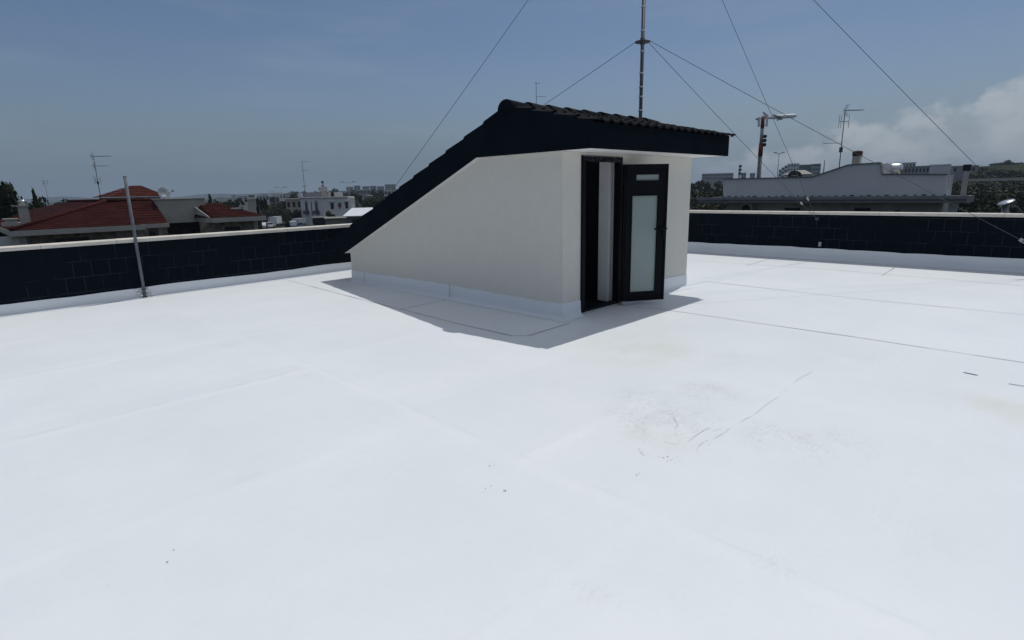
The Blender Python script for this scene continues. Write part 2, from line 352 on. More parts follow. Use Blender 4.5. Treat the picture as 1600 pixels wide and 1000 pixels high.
# far hills on the western horizon
h = MB(); prev = None; hp = []
for i in range(60):
    px = -200+i*16; d = 3600; y = 314.5-0.0215*px - (2.6+1.8*math.sin(px*0.021)+1.2*math.sin(px*0.057+2)+(3 if px > 460 else 0)*1.0)
    hp.append(P(px, y, d))
for a, b in zip(hp, hp[1:]):
    ba, bb = a*1.0, b*1.0; ba.z = bb.z = GZ-1
    fa, fb = V((a.x*.93, a.y*.93, GZ-1)), V((b.x*.93, b.y*.93, GZ-1)); ka, kb = V((a.x*1.1, a.y*1.1, GZ-1)), V((b.x*1.1, b.y*1.1, GZ-1))
    h.add([fa, fb, b, a, kb, ka], [(0,1,2,3), (3,2,4,5)], 0, True)
struct(h.build('hills', HILLM), 'low far hills along the left horizon', 'hills')
# street in front of the white corner house
rd = MB(); A, B = bear(300, 118), bear(640, 205); n_ = V((-(B-A).y, (B-A).x, 0)).normalized()
rd.add([A+V((0,0,.004)), B+V((0,0,.004)), B+n_*9+V((0,0,.004)), A+n_*9+V((0,0,.004))], [(0,1,2,3)])
for k in range(14):
    c = A+(B-A)*(k/14)+n_*4.5; dd = (B-A).normalized(); rd.add([c-n_*.07+V((0,0,.008)), c+dd*3-n_*.07+V((0,0,.008)), c+dd*3+n_*.07+V((0,0,.008)), c+n_*.07+V((0,0,.008))], [(0,1,2,3)], 1)
struct(rd.build('road', [ASPH, WHITEM]), 'grey asphalt street before the white corner house', 'road')

# ------------------------------------------------------------------ roof deck
LP = lambda X: 11.36+0.060*X                              # inner face of the left parapet
RP = 14.12                                               # inner face of the right parapet
dk = MB()
NX, NY = 40, 36; x0, x1, y0, y1 = -7.0, 14.6, -7.0, 12.4
for j in range(NY+1):
    for i in range(NX+1): dk.v.append(V((x0+(x1-x0)*i/NX, y0+(y1-y0)*j/NY, 0)))
for j in range(NY):
    for i in range(NX):
        a = j*(NX+1)+i; dk.f.append([a, a+1, a+NX+2, a+NX+1]); dk.m.append(0); dk.sm.append(True)
dk.box((x0, y0, GZ), (x1, y1, -0.02), 3)
def seam(pts, w=0.008, mi=1, zz=0.004, jit=0.004, step=0.35):
    q = [PZ(*p) if len(p) == 2 else V(p) for p in pts]; full = []
    for a, b in zip(q, q[1:]):
        n = max(1, int((b-a).length/step))
        for k in range(n): full.append(a+(b-a)*(k/n))
    full.append(q[-1])
    L = [p+V((random.uniform(-jit, jit), random.uniform(-jit, jit), zz)) for p in full]
    for a, b in zip(L, L[1:]):
        if mi == 2 and random.random() < .3: continue
        t = (b-a); n = V((-t.y, t.x, 0)).normalized()*w*random.uniform(.35, .75); dk.add([a-n, b-n, b+n, a+n], [(0,1,2,3)], mi)
for s_ in ([(1030,483),(1330,526),(1600,567),(7.05,-6.9,0)], [(1103,440),(1350,468),(1600,492),(9.66,-6.9,0)], [(1078,407),(1280,420),(1600,447),(12.33,-6.9,0)],
           [(1166,415),(1205,404)], [(1378,431),(1398,418)], [(1073,447),(1103,440)],
           [(450,438),(560,467),(625,483),(720,507),(800,525),(826,525),(890,505)], [(520,449.5),(570,443.5)], [(627,483),(702,468)], [(990,480),(1030,483)]):
    seam(s_, 0.008)
for s_ in ([(1505,582),(1528,587)], [(1577,600),(1602,604)]): seam(s_, 0.016)
for s_ in ([(1280,571),(1235,602),(1205,628),(1165,655),(1120,684)], [(1054,648),(1058,665),(1046,676),(1038,690),(1060,694),(1085,684),(1110,668)], [(1030,616),(1012,631)], [(1100,690),(1085,706)], [(1128,668),(1118,674)], [(1060,668),(1070,664)]):
    seam(s_, 0.0035, 2, jit=.012, step=.07)
for (cx, cy, n, sx, sy) in ((1008,707,8,10,5), (1048,717,13,22,6), (994,742,3,5,3), (770,765,8,20,6), (768,728,3,6,2), (1225,683,4,18,4), (1090,690,2,20,10), (40,740,1,3,2), (436,588,2,5,3), (500,800,4,400,150)):
    for _ in range(n):
        c = PZ(cx+random.uniform(-sx, sx), cy+random.uniform(-sy, sy)); r_ = random.uniform(.0018, .0046); a0 = random.uniform(0, 3)
        dk.add([c+V((r_*random.uniform(.6,1.6)*math.cos(a0+k*1.26), r_*random.uniform(.6,1.3)*math.sin(a0+k*1.26), .004)) for k in range(5)], [(0,1,2,3,4)], 4)
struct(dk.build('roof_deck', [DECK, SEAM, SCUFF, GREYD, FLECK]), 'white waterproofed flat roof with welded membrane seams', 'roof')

# ------------------------------------------------------------------ parapets
def upstand(name, parent, pts, nrm, hgt, cove=0.07, steps=24):
    """membrane turned up a wall: coved foot, slightly ragged top edge. pts: polyline on wall face, nrm outwards"""
    mb = MB(); L = []
    N = []; nl = nrm if isinstance(nrm, list) else [V(nrm)]*(len(pts)-1)
    for q_, (a, b) in enumerate(zip(pts, pts[1:])):
        a, b = V(a), V(b); n = max(2, int((b-a).length/0.25)); L += [a+(b-a)*(k/n) for k in range(n)]; N += [nl[q_] if k or not q_ or nl[q_] == nl[q_-1] else nl[q_]+nl[q_-1] for k in range(n)]
    L.append(V(pts[-1])); N.append(nl[-1]); rows = []
    for p, nr in zip(L, N):
        hh = hgt+random.uniform(-.007, .007)+.008*math.sin(p.x*1.9+p.y*1.3)
        rows.append([p+nr*(cove*1.6)+V((0,0,.003)), p+nr*(cove*.75)+V((0,0,.012)), p+nr*(cove*.3)+V((0,0,cove*.55)), p+nr*.014+V((0,0,cove*1.2)), p+nr*.010+V((0,0,hh)), p+V((0,0,hh+.001))])
    o = len(mb.v)
    for r_ in rows: mb.v += r_
    for i in range(len(rows)-1):
        for k in range(5): mb.f.append([o+i*6+k, o+i*6+6+k, o+i*6+7+k, o+i*6+k+1]); mb.m.append(0); mb.sm.append(k < 3)
    return mb.build(name, MEMB, parent)
def coping(mb, a, b, inn, out, z0, z1, seg=1.0):
    """stone coping slabs laid end to end from a to b; inn/out vectors across the wall"""
    a, b = V(a), V(b); n = max(1, round((b-a).length/seg)); d = (b-a)/n; u = d.normalized()
    for k in range(n):
        p = a+d*k+u*.003; q = a+d*(k+1)-u*.003; dz = random.uniform(-.003, .003)
        i0, o0 = p+V(inn), p+V(out); i1, o1 = q+V(inn), q+V(out); c = .012; nn = (V(out)-V(inn)).normalized()
        sec = lambda I, O: [I+V((0,0,z0)), I+V((0,0,z1-c+dz)), I+nn*c+V((0,0,z1+dz)), O-nn*c+V((0,0,z1+dz)), O+V((0,0,z1-c+dz)), O+V((0,0,z0))]
        s0, s1 = sec(i0, o0), sec(i1, o1); mb.add(s0+s1, [(5,4,3,2,1,0), (6,7,8,9,10,11)]+[(j, (j+1) % 6, 6+(j+1) % 6, 6+j) for j in range(6)])
lw = thing('parapet_wall', 'dark navy block parapet along the left side, behind the grey steel pole', 'parapet', (3, LP(3), 0), 'navy parapets around the roof')
a, b = V((-7, LP(-7), 0)), V((14.1, LP(14.1), 0)); mb = MB(); nrm = V((0.06, -1, 0)).normalized(); out = -nrm*.22
mb.obox(a, b-a, out, V((0,0,.962))); mb.build('wall', BLOCK, lw)
mb = MB(); coping(mb, a, b, nrm*.035, out*1.0-nrm*.035, .966, 1.03); mb.build('coping', COPE, lw)
upstand('membrane_upstand', lw, [a, b], nrm, .175)
rw = thing('parapet_wall', 'dark navy parapet on the right, below the grey flat-roofed building', 'parapet', (RP, 3, 0), 'navy parapets around the roof')
a, b = V((RP, -7, 0)), V((RP, LP(RP)-.004, 0)); mb = MB(); mb.obox(a, b-a, V((.24,0,0)), V((0,0,1.012))); mb.build('wall', BLOCK, rw)
mb = MB(); coping(mb, a, b-V((0,.04,0)), V((-.035,0,0)), V((.275,0,0)), 1.016, 1.08); mb.build('coping', COPE, rw)
upstand('membrane_upstand', rw, [a, b-V((0,.08,0))], V((-1,0,0)), .255)
mb = MB(); ap = PX(1277, 341.5, RP); mb.lathe(ap, [(.045,0),(.045,.012),(.02,.016),(.02,.05)], 10, 0, (-1,0,0)); mb.build('anchor_ring', DSTEEL, rw)
mb = MB(); q = PX(1281, 381.5, RP); mb.box((RP-.006, q.y-.03, q.z-.05), (RP-.0005, q.y+.03, q.z+.05)); mb.build('cover_plate', STEEL, rw)

# ------------------------------------------------------------------ stair bulkhead
XA, XB, YA, YB, SZ = 5.65, 8.96, 4.73, 10.2, 2.163        # walls and soffit height
FX0, FX1, FY = 5.53, 9.15, 4.20                          # fascia planes
KY = 6.25                                                # where the soffit turns down
bh = thing('stair_bulkhead', 'cream stair bulkhead with lean-to dark tiled roof and open glazed door', 'bulkhead', (7.3, 7.3, 0))
prof = lambda X: [(X,YA,0),(X,YA,SZ),(X,KY,SZ),(X,YB,.583),(X,YB,0)]
mb = MB(); mb.prism(prof(XA), (.15,0,0)); mb.prism(prof(XB-.15), (.15,0,0))
DX0, DX1, DZ0, DZ1 = 6.02, 6.935, .035, 2.125
mb.box((XA+.15, YA, 0), (DX0, YA+.14, SZ)); mb.box((DX1, YA, 0), (XB-.15, YA+.14, SZ)); mb.box((DX0, YA, DZ1), (DX1, YA+.14, SZ)); mb.box((DX0, YA+.01, -.01), (DX1, YA+.14, DZ0))
mb.box((XA+.15, YB-.15, 0), (XB-.15, YB, .50)); mb.build('wall', PLASTER, bh)
# inside: side wall beyond the right jamb, and near-black panels added to keep the interior dark
mb = MB(); mb.box((DX1-.078, YA+.145, 0.05), (DX1+.10, YA+.325, 2.08)); mb.build('inner_reveal', mat('inner_plaster', (.72,.72,.72), .9, .04), bh)
mb = MB(); mb.box((XA+.16, YA+1.9, .0), (XB-.16, YA+1.95, 2.1)); mb.box((XA+.16, YA+.145, .0), (XB-.2, YA+1.9, .02)); mb.box((XB-.2, YA+.145, .0), (XB-.16, YA+1.9, 2.1)); mb.box((DX1+.03, YA+.335, .03), (DX1+.07, YA+1.85, 2.1)); mb.build('shade_panels', mat('shade_black', (.008,.010,.016), .6), bh)
# soffit (white) and fascia (navy)
mb = MB(); mb.prism([(FX0+.012,FY+.012,SZ+.0025),(FX0+.012,KY,SZ+.0025),(FX0+.012,10.28,.553),(FX0+.012,10.28,.60),(FX0+.012,KY,SZ+.05),(FX0+.012,FY+.012,SZ+.05)], (FX1-FX0-.024,0,0)); mb.build('soffit', WHITEP, bh)
RZ, RY = 2.765, 5.60                                     # ridge line under the caps
fslope = (RZ-2.455)/(RY-FY); bslope = (RZ-.80)/(10.62-RY)
# tile courses
tiles = MB()
def course(ya, yb, z_of, nx=136, rise=.038, first=False):
    """one course of barrel tiles, from its upper edge ya to its lower edge yb, lifted where it overlaps the next"""
    o = len(tiles.v); P_ = .197; xa = FX0+.035; xb = xa+18.5*P_
    for k, (yy, lift) in enumerate(((ya, .004), (yb, rise))):
        for i in range(nx+1):
            X_ = xa+(xb-xa)*i/nx; ph = ((X_-xa)/P_) % 1.0
            roll = .027*max(0, math.sin(ph*2*math.pi))**.7 if ph < .5 else -.006*math.sin((ph-.5)*2*math.pi)
            jit = .004*math.sin(int((X_-xa)/P_)*7.3+ya*5)
            tiles.v.append(V((X_, yy+jit, z_of(yy)+lift+roll)))
    m_ = nx+1
    for i in range(nx+1): q_ = tiles.v[o+m_+i]; tiles.v.append(q_+V((0, 0, -.022)))
    for i in range(nx):
        tiles.f.append([o+i, o+i+1, o+m_+i+1, o+m_+i]); tiles.m.append(0); tiles.sm.append(True)
        tiles.f.append([o+m_+i, o+m_+i+1, o+2*m_+i+1, o+2*m_+i]); tiles.m.append(0); tiles.sm.append(False)
zf = lambda Y: RZ-(RY-Y)*fslope
zb = lambda Y: RZ-(Y-RY)*bslope
fsteps = [RY-.05-k*.365 for k in range(5)]; fsteps[-1] = FY-.085
for k in range(4): course(fsteps[k]+.03, fsteps[k+1], zf)
bsteps = [RY+.02+k*.428 for k in range(13)]; bsteps = [b for b in bsteps if b < 10.7]; bsteps[-1] = 10.68
for k in range(len(bsteps)-1): course(bsteps[k]-.03, bsteps[k+1], zb)
tiles.build('roof_tiles', TILE, bh)
# fascia body: stepped verge on both gable sides following the tile courses
top = []
for k in range(4):                                       # front slope, from eave to ridge
    i = 3-k; yl, yh = fsteps[i+1]+.01, fsteps[i]+.01
    if k == 0: yl = FY
    top += [(yl, zf(yl)+.034), (yh-.03, zf(yh)+.006), (yh, zf(yh)+.03)] if k == 3 else [(yl, zf(yl)+.034), (yh-.004, zf(yh)+.012)]
top.append((RY-.10, RZ+.03)); top.append((RY+.10, RZ+.03))
for k in range(len(bsteps)-1):
    yl, yh = bsteps[k], bsteps[k+1]
    if k == 0: yl = RY+.13
    top += [(yl+.012, zb(yl)+.012 if k else zb(yl)+.03), (yh-.03, zb(yh)+.052), (yh-.004, zb(yh)+.044)]
poly = [(FY, SZ), (FY, zf(FY)+.02)]+top[1:]+[(10.665, .80), (10.60, .592), (10.28, .548)]+[(KY, SZ)]
for X_, w_ in ((FX0, .03), (FX1-.03, .03)):
    mb = MB(); mb.prism([(X_, a, b) for a, b in poly], (w_, 0, 0)); mb.build('fascia', NAVY, bh)
mb = MB(); mb.box((FX0+.03, FY, SZ), (FX1-.03, FY+.03, zf(FY)+.005)); mb.build('fascia', NAVY, bh); mb = MB(); mb.box((FX0+.03, 10.60, .60), (FX1-.03, 10.63, .80)); mb.build('fascia', NAVY, bh)
mb = MB(); mb.prism([(FX0+.03,FY+.03,zf(FY+.03)-.03),(FX0+.03,RY,RZ-.03),(FX0+.03,10.6,zb(10.6)-.03),(FX0+.03,10.6,zb(10.6)-.08),(FX0+.03,RY,RZ-.09),(FX0+.03,FY+.03,zf(FY+.03)-.07)], (FX1-FX0-.06,0,0)); mb.build('roof_deck_boards', TILE, bh)
# ridge caps, each a tapered half barrel overlapping the next
nx = 9; cl = (FX1+.06-FX0+.02)/nx
for k in range(nx):
    mb = MB(); xa_, xb_ = FX0-.02+k*cl, FX0-.02+(k+1)*cl+.04; rows = []
    for X_, r_ in ((xa_, .135), (xa_+.015, .142), (xa_+.06, .138), (xb_, .112)):
        rows.append([V((X_, RY+r_*1.05*math.cos(t_), RZ-.035+r_*.98*math.sin(t_))) for t_ in [math.pi*i/12 for i in range(13)]])
    o = 0
    for r_ in rows: mb.v += r_
    for a in range(3):
        for i in range(12): mb.f.append([a*13+i, a*13+i+1, a*13+14+i, a*13+13+i]); mb.m.append(0); mb.sm.append(True)
    mb.f.append(list(range(13))); mb.m.append(0); mb.sm.append(False)
    mb.build('ridge_cap', NAVY if k == 0 else TILE, bh)
# membrane upstand round the walls
upstand('membrane_upstand', bh, [(XA, YB, 0), (XA, YA, 0), (DX0-.002, YA, 0)], [V((-1,0,0)), V((0,-1,0))], .222)
upstand('membrane_upstand', bh, [(DX1+.03, YA, 0), (XB, YA, 0)], V((0,-1,0)), .235)
for (pa, pb) in (((702.3,443.5),(702.6,466)), ((569.5,424),(570,443))):
    mb = MB(); A_, B_ = PX(*pa, XA-.016), PX(*pb, XA-.045); mb.add([A_+V((0,-.004,0)), A_+V((0,.004,0)), B_+V((0,.004,0)), B_+V((0,-.004,0))], [(0,1,2,3)]); mb.build('seam_line', SEAM, bh)
# door frame
mb = MB(); fy0, fy1 = YA-.025, YA+.065
mb.box((DX0+.002, fy0, DZ0), (DX0+.075, fy1, DZ1-.004)); mb.box((DX1-.075, fy0, DZ0), (DX1-.002, fy1, DZ1-.004)); mb.box((DX0+.075, fy0, DZ1-.075), (DX1-.075, fy1, DZ1-.004)); mb.box((DX0+.075, fy0+.01, DZ0), (DX1-.075, fy1, DZ0+.035))
df = mb.build('door_frame', ALU, bh)
mb = MB()
for k in range(26):                                      # torn protective film left on the frame head
    X_ = random.uniform(DX0+.02, DX1-.05); Z_ = DZ1-random.uniform(.01, .07); w_ = random.uniform(.01, .05); mb.add([(X_, fy0-.003, Z_), (X_+w_, fy0-.006, Z_-.004), (X_+w_*.8, fy0-.003, Z_-random.uniform(.006,.016))], [(0,1,2)])
mb.box((DX0+.02, fy0-.0035, DZ1-.012), (DX1-.02, fy0-.001, DZ1-.006)); mb.build('torn_film', mat('torn_film', (.10,.115,.125), .5, .3, 30), df)
# door leaf, swung outwards about the right jamb
hg = V((6.905, 4.672, 0)); fe = V((7.462, 4.300, 0)); ld = (fe-hg).normalized(); ln = V((ld.y, -ld.x, 0)); ln = ln if ln.y < 0 else -ln; LW = (fe-hg).length; TH = .055
def lp(u, n, z): return hg+ld*u+ln*n+V((0,0,z))
def lbox(mb, u0, u1, n0, n1, z0, z1, mi=0): return mb.obox(lp(u0, n0, z0), ld*(u1-u0), ln*(n1-n0), V((0,0,z1-z0)), mi)
Z0, Z1 = .065, 2.02
gu0, gu1, gz0, gz1, vz0, vz1 = .115, LW-.135, .185, 1.60, 1.80, 1.875
vu0, vu1 = gu0+.07, gu1-.0
mb = MB(); lbox(mb, 0, gu0, -TH/2, TH/2, Z0, Z1); lbox(mb, gu1, LW, -TH/2, TH/2, Z0, Z1); lbox(mb, gu0, gu1, -TH/2, TH/2, Z0, gz0); lbox(mb, gu0, gu1, -TH/2, TH/2, gz1, vz0); lbox(mb, gu0, gu1, -TH/2, TH/2, vz1, Z1); lbox(mb, gu0, vu0, -TH/2, TH/2, vz0, vz1)
# beads round the glass and stepped rebate along the edges
for (a, b, c, d) in ((gu0, gu1, gz0, gz0+.016), (gu0, gu1, gz1-.016, gz1), (gu0, gu0+.016, gz0+.016, gz1-.016), (gu1-.016, gu1, gz0+.016, gz1-.016)): lbox(mb, a, b, TH/2-.03, TH/2+.008, c, d)
lbox(mb, .03, LW-.03, TH/2, TH/2+.012, Z0+.02, Z0+.05); lbox(mb, .03, LW-.03, TH/2, TH/2+.012, Z1-.045, Z1-.02); lbox(mb, .03, .055, TH/2, TH/2+.012, Z0+.05, Z1-.045); lbox(mb, LW-.035, LW-.012, TH/2, TH/2+.012, Z0+.05, Z1-.045)
door = mb.build('door', ALU, bh); door['label'] = 'black aluminium glazed door standing open'
mb = MB(); lbox(mb, gu0+.002, gu1-.002, -.012, .008, gz0+.002, gz1-.002); mb.build('glass_pane', FROST, door)
mb = MB(); lbox(mb, vu0+.002, vu1-.002, -.010, .006, vz0+.002, vz1-.002); mb.build('glass_pane', FROST, door)
mb = MB(); hu = LW-.05; HZ = 1.115; lbox(mb, hu-.018, hu+.018, TH/2+.012, TH/2+.018, HZ-.09, HZ+.03); mb.tube(lp(hu, TH/2+.01, HZ), lp(hu, TH/2+.065, HZ), .011); mb.tube(lp(hu+.03, TH/2+.06, HZ), lp(hu-.165, TH/2+.06, HZ), .0125)
mb.tube(lp(hu, -TH/2, HZ), lp(hu, -TH/2-.06, HZ), .01); mb.tube(lp(hu+.01, -TH/2-.055, HZ), lp(hu-.13, -TH/2-.055, HZ), .011); mb.build('handle', ALU, door)
for zc in (.35, 1.05, 1.78):
    mb = MB(); mb.tube(hg+V((-.012,-.02,zc-.06)), hg+V((-.012,-.02,zc+.06)), .013, n=8); mb.build('hinge', ALU, door)
# ------------------------------------------------------------------ mast and guy wires
MX, MY = 8.90, 5.70
mt = thing('antenna_mast', 'tall dark steel mast with silver bands rising behind the tiled ridge', 'mast', (MX, MY, 0))
mb = MB(); mb.tube((MX, MY, .0), (MX, MY, 4.9), .030, n=12); mb.tube((MX, MY, 4.9), (MX, MY, 9.0), .034, .026, n=12); mb.build('pole', DSTEEL, mt)
for zz in (2.98, 3.20, 3.36, 3.58, 3.93, 4.25, 4.62, 5.1, 5.6):
    mb = MB(); mb.tube((MX, MY, zz), (MX, MY, zz+.032), .0375, n=12); mb.build('band', SILVER, mt)
CZ1, CZ2 = 4.10, 7.05
for zz in (CZ1, CZ2):
    mb = MB(); mb.lathe((MX, MY, zz-.02), [(.045,0),(.13,.004),(.13,.018),(.045,.022)], 12)
    mb.tube((MX, MY, zz-.05), (MX, MY, zz+.05), .042, n=12); mb.build('guy_collar', DSTEEL, mt)
AN = {'back': PY(580, 343, LP(7)-.02), 'near': V((RP-.05, ap.y, ap.z)), 'right': V((RP-.06, -.10, .10))}
def guy(zc, to, label, sag=0.012, ins=None, turn=None):
    p = V((MX, MY, zc)); q = V(to); d = (q-p); hd = V((d.x, d.y, 0)).normalized(); p = p+hd*.13
    pts = [p+(q-p)*(k/14)+V((0,0,-4*sag*(k/14)*(1-k/14)*d.length)) for k in range(15)]
    L_ = (q-p).length
    root = thing('guy_wire', label, 'guy wire', p, 'steel guy wires of the mast')
    mb = MB(); mb.path(pts, .0042, 6); mb.build('rope', WIRE, root)
    def on(t):
        i = min(13, int(t*14)); return pts[i]+(pts[i+1]-pts[i])*(t*14-i)
    if ins:
        c = on(ins); u = (on(ins+.01)-on(ins-.01)).normalized(); mb = MB()
        mb.lathe(c-u*.06, [(.004,0),(.016,.015),(.023,.05),(.017,.09),(.010,.115),(.004,.12)], 10, 0, u); mb.build('insulator', mat('dull_insulator', (.42,.43,.44), .5), root)
    if turn:
        c = on(turn); u = (on(turn+.01)-on(turn-.01)).normalized(); w = u.cross(V((1,0,0))).normalized(); w = w if w.z > 0 else -w; s_ = u.cross(w); mb = MB()
        mb.obox(c-u*.12-w*.03-s_*.004, u*.24, w*.06, s_*.008); mb.build('clamp_plate', mat('dull_clamp', (.30,.33,.36), .5), root)
        for t_ in (-.05, .05):
            mb = MB(); mb.lathe(c+u*t_-s_*.012, [(.017,0),(.017,.024)], 8, 0, s_); mb.build('bolt', DSTEEL, root)
    return root
guy(CZ1, AN['back'], 'lower guy wire running left from the mast, behind the tiled ridge', .004)
guy(CZ2, AN['back'], 'long upper guy wire dropping left to the far end of the sloping roof', .004)
guy(CZ1, AN['near'], 'lower guy wire passing close by the right tip of the tiled eave', .004, ins=.885)
guy(CZ2, AN['near'], 'steep upper guy wire right of the mast, crossing behind the airliner', .004, ins=.925)
guy(CZ1, AN['right'], 'lower guy wire crossing the airliner and the antenna, metal clamp at its end', .004, turn=.865)
guy(CZ2, AN['right'], 'highest guy wire, slanting alone down the right side of the sky', .004)

# steel pole beside the left parapet
pb = PZ(227.5, 465.5); pb.y = LP(pb.x)-.055
sp = thing('steel_pole', 'bare grey steel pole bracketed to the left navy parapet', 'pole', pb)
tz = PY(197, 276, pb.y).z
mb = MB(); mb.tube(pb+V((0,0,.02)), pb+V((0,0,tz)), .025, n=12); mb.tube(pb+V((0,0,tz)), pb+V((0,0,tz+.006)), .030, n=12); mb.build('tube', mat('dull_zinc', (.13,.145,.165), .6, .15, 9, spec=.2), sp)
for zz in (.08, .15): mb = MB(); mb.box(pb+V((-.05,-.034,zz)), pb+V((.05,-.028,zz+.012))); mb.build('bracket', DSTEEL, sp)
mb = MB(); mb.box(pb+V((-.035,-.03,0.005)), pb+V((.035,.03,.02))); mb.build('foot', DSTEEL, sp)
for k in range(5): mb = MB(); c = pb+V((random.choice((-1,1))*random.uniform(.05,.12), .0, .05+random.uniform(0,.13))); mb.box(c+V((-.02,-.02,-.012)), c+V((.02,.03,.012))); mb.build('patch', WHITEP, sp)

# ------------------------------------------------------------------ antennas
RH = V((_rt.x, _rt.y, 0)).normalized(); FH = V((math.sin(YAW), math.cos(YAW), 0))
def antenna(base, ztop, booms, label, r=.02, extra=None, group='television aerials on the roofs'):
    root = thing('television_antenna', label, 'antenna', base, group); b = V(base)
    mb = MB(); mb.tube(b, V((b.x, b.y, ztop)), r, r*.8, n=8); mb.build('mast', DSTEEL, root)
    for (zz, l0, l1, kind) in booms:
        c = V((b.x, b.y, zz)); u = RH; mb = MB(); mb.tube(c+u*l0, c+u*l1, r*.55, n=6)
        n = 9
        if kind == 'yagi':
            for k in range(n):
                q = c+u*(l0+(l1-l0)*(k+.5)/n); e = abs(l1-l0)*(.30-.012*k); mb.tube(q-FH*e, q+FH*e, r*.25, n=5)
            for s_ in (-1, 1):
                for k in range(4): q = c+u*(l0+.02)+V((0,0,s_*(.05+.06*k))); q = q+u*(.03*k); mb.tube(q-FH*.2, q+FH*.2, r*.25, n=5)
                mb.tube(c+u*l0, c+u*(l0+.13)+V((0,0,s_*.27)), r*.3, n=5)
        elif kind == 'log':
            for k in range(7):
                q = c+u*(l0+(l1-l0)*(k+.5)/7); e = abs(l1-l0)*(.14+.04*k); mb.tube(q-V((0,0,e)), q+V((0,0,e)), r*.28, n=5)
        elif kind == 'dip':
            for q in (c+u*l0, c+u*l1, c+u*(l0*.6)): mb.tube(q-V((0,0,.28)), q+V((0,0,.28)), r*.4, n=5)
        mb.build('boom', DSTEEL, root)
    if extra:
        mb = MB(); mb.box((b.x-.06, b.y-.06, extra), (b.x+.06, b.y+.06, extra+.22)); mb.build('amplifier', DSTEEL, root)
    return root
q0 = PY(838, 160, LP(12.7)+.10); 
antenna(V((q0.x, q0.y, .5)), PY(837, 128, q0.y).z, [(PY(837,130,q0.y).z, -.05, .12, 'dip2'), (PY(837,151,q0.y).z, 0, .30, 'bar')], 'small thin aerial peeping over the dark tiled ridge', .011)

# ------------------------------------------------------------------ red-roofed villa on the left
def tri_roof(mb, pts, mi=0, th=.06):
    pts = [V(p) for p in pts]; mb.prism(pts, (0,0,-th), mi)
villa = thing('villa', 'red tiled villa with cream eaves beyond the left parapet', 'house', bear(170, 48, GZ))
VY = 45.0
c0, c1 = PY(17, 361, VY), PY(225, 350.5, VY); ez = (c0.z+c1.z)/2; lx, rx = c0.x, c1.x
pk = PY(166, 315, 51.0); rz = pk.z; px_ = pk.x
def tiled(name, faces, parent, m=REDT, run=None):
    """hip faces laid with overlapping tile courses: each face is cut in bands that step"""
    mb = MB()
    for f in faces:
        f = [V(p) for p in f]; n = (f[1]-f[0]).cross(f[2]-f[0]).normalized(); n = n if n.z > 0 else -n
        zlo, zhi = min(p.z for p in f), max(p.z for p in f); nb = max(3, int((zhi-zlo)/max(.05, (1-n.z**2)**.5)/.40)); 
        def at(z):
            xs = []
            for a, b in zip(f, f[1:]+f[:1]):
                if abs(a.z-b.z) > 1e-6 and min(a.z, b.z)-1e-6 <= z <= max(a.z, b.z)+1e-6: xs.append(a+(b-a)*((z-a.z)/(b.z-a.z)))
            if len(xs) < 2: return None
            best = max(((p, q) for p in xs for q in xs), key=lambda t: (t[0]-t[1]).length); return best
        ref = None
        for k in range(nb):
            za, zb_ = zlo+(zhi-zlo)*k/nb+1e-4, zlo+(zhi-zlo)*(k+1)/nb-1e-4
            A_, B_ = at(za), at(zb_)
            if not A_ or not B_: continue
            a0, a1 = A_; b0, b1 = B_
            if (a1-a0).dot(b1-b0) < 0: b0, b1 = b1, b0
            up_ = n*.028; mb.add([a0+up_, a1+up_, b1+n*.005, b0+n*.005, a0, a1], [(0,1,2,3), (0,1,5,4)])
    return mb.build(name, m, parent)
E0, E1 = V((lx, VY, ez)), V((rx, VY, ez)); PK = V((px_, 51, rz)); PB = V((px_, 68, rz)); EB = V((lx, 75, ez)); ER = V((rx+.6, VY, ez))
WY = 45.9; w0 = PY(225, 351.5, WY); w1 = PY(262, 346.5, WY); wt = PY(240, 314, 49.0); wz = (w0.z+w1.z)/2
# main hip: left slope, front hip face, and the front wing slope
mainroof = tiled('roof', [[E0, EB, PB, PK], [E0, E1, PK], [EB, PB, V((px_+6, 75, ez))]], villa)
wing = [V((rx-.2, WY, wz)), V((w1.x, WY, wz)), V((wt.x, 49.2, rz-.02)), V((px_-.2, 51.2, rz-.02))]
tiled('roof', [wing], villa)
mb = MB(); mb.tube(E0+V((0,0,.05)), PK+V((0,0,.06)), .13, n=8); mb.tube(PK+V((0,0,.06)), PB+V((0,0,.06)), .13, n=8); mb.tube(PK+V((0,0,.06)), V((wt.x, 49.6, rz+.03)), .13, n=8); mb.build('ridge_tiles', mat('ridge_tile', (.048,.012,.011), .85, .3, 3, spec=.05), villa)
# eaves band, then stone wall set back
mb = MB(); mb.box((lx-.05, VY-.06, ez-.34), (rx+.02, VY+.5, ez-.02)); mb.box((lx-.05, VY+.5, ez-.34), (lx+.4, 75, ez-.02)); mb.box((rx+.02, WY-.06, wz-.30), (w1.x+.06, WY+.4, wz-.02)); mb.build('eaves', CREAML, villa)
mb = MB(); mb.box((lx+.9, VY+.9, GZ), (rx+.4, VY+1.2, ez-.34)); mb.box((lx+.9, VY+1.2, GZ), (lx+1.2, 74, ez-.34)); mb.box((rx+.4, WY+.8, GZ), (w1.x+.1, WY+1.1, wz-.30)); mb.build('wall', STONE, villa)
mb = MB(); mb.box((lx-.05, VY+.2, GZ), (lx+.3, VY+.55, ez-.34)); mb.build('pillar', CREAM, villa)
mb = MB(); q = PY(28, 375, VY+.85); mb.box((q.x-1.0, VY+.82, ez-1.6), (q.x+.4, VY+.88, ez-.35)); mb.build('side_wall', GREYW, villa)
q0, q1 = PY(86, 373, VY+.86), PY(139, 373, VY+.86); mb = MB(); mb.box((q0.x, VY+.86, q0.z-1.2), (q1.x, VY+.9, q0.z)); mb.build('window', DARK, villa)
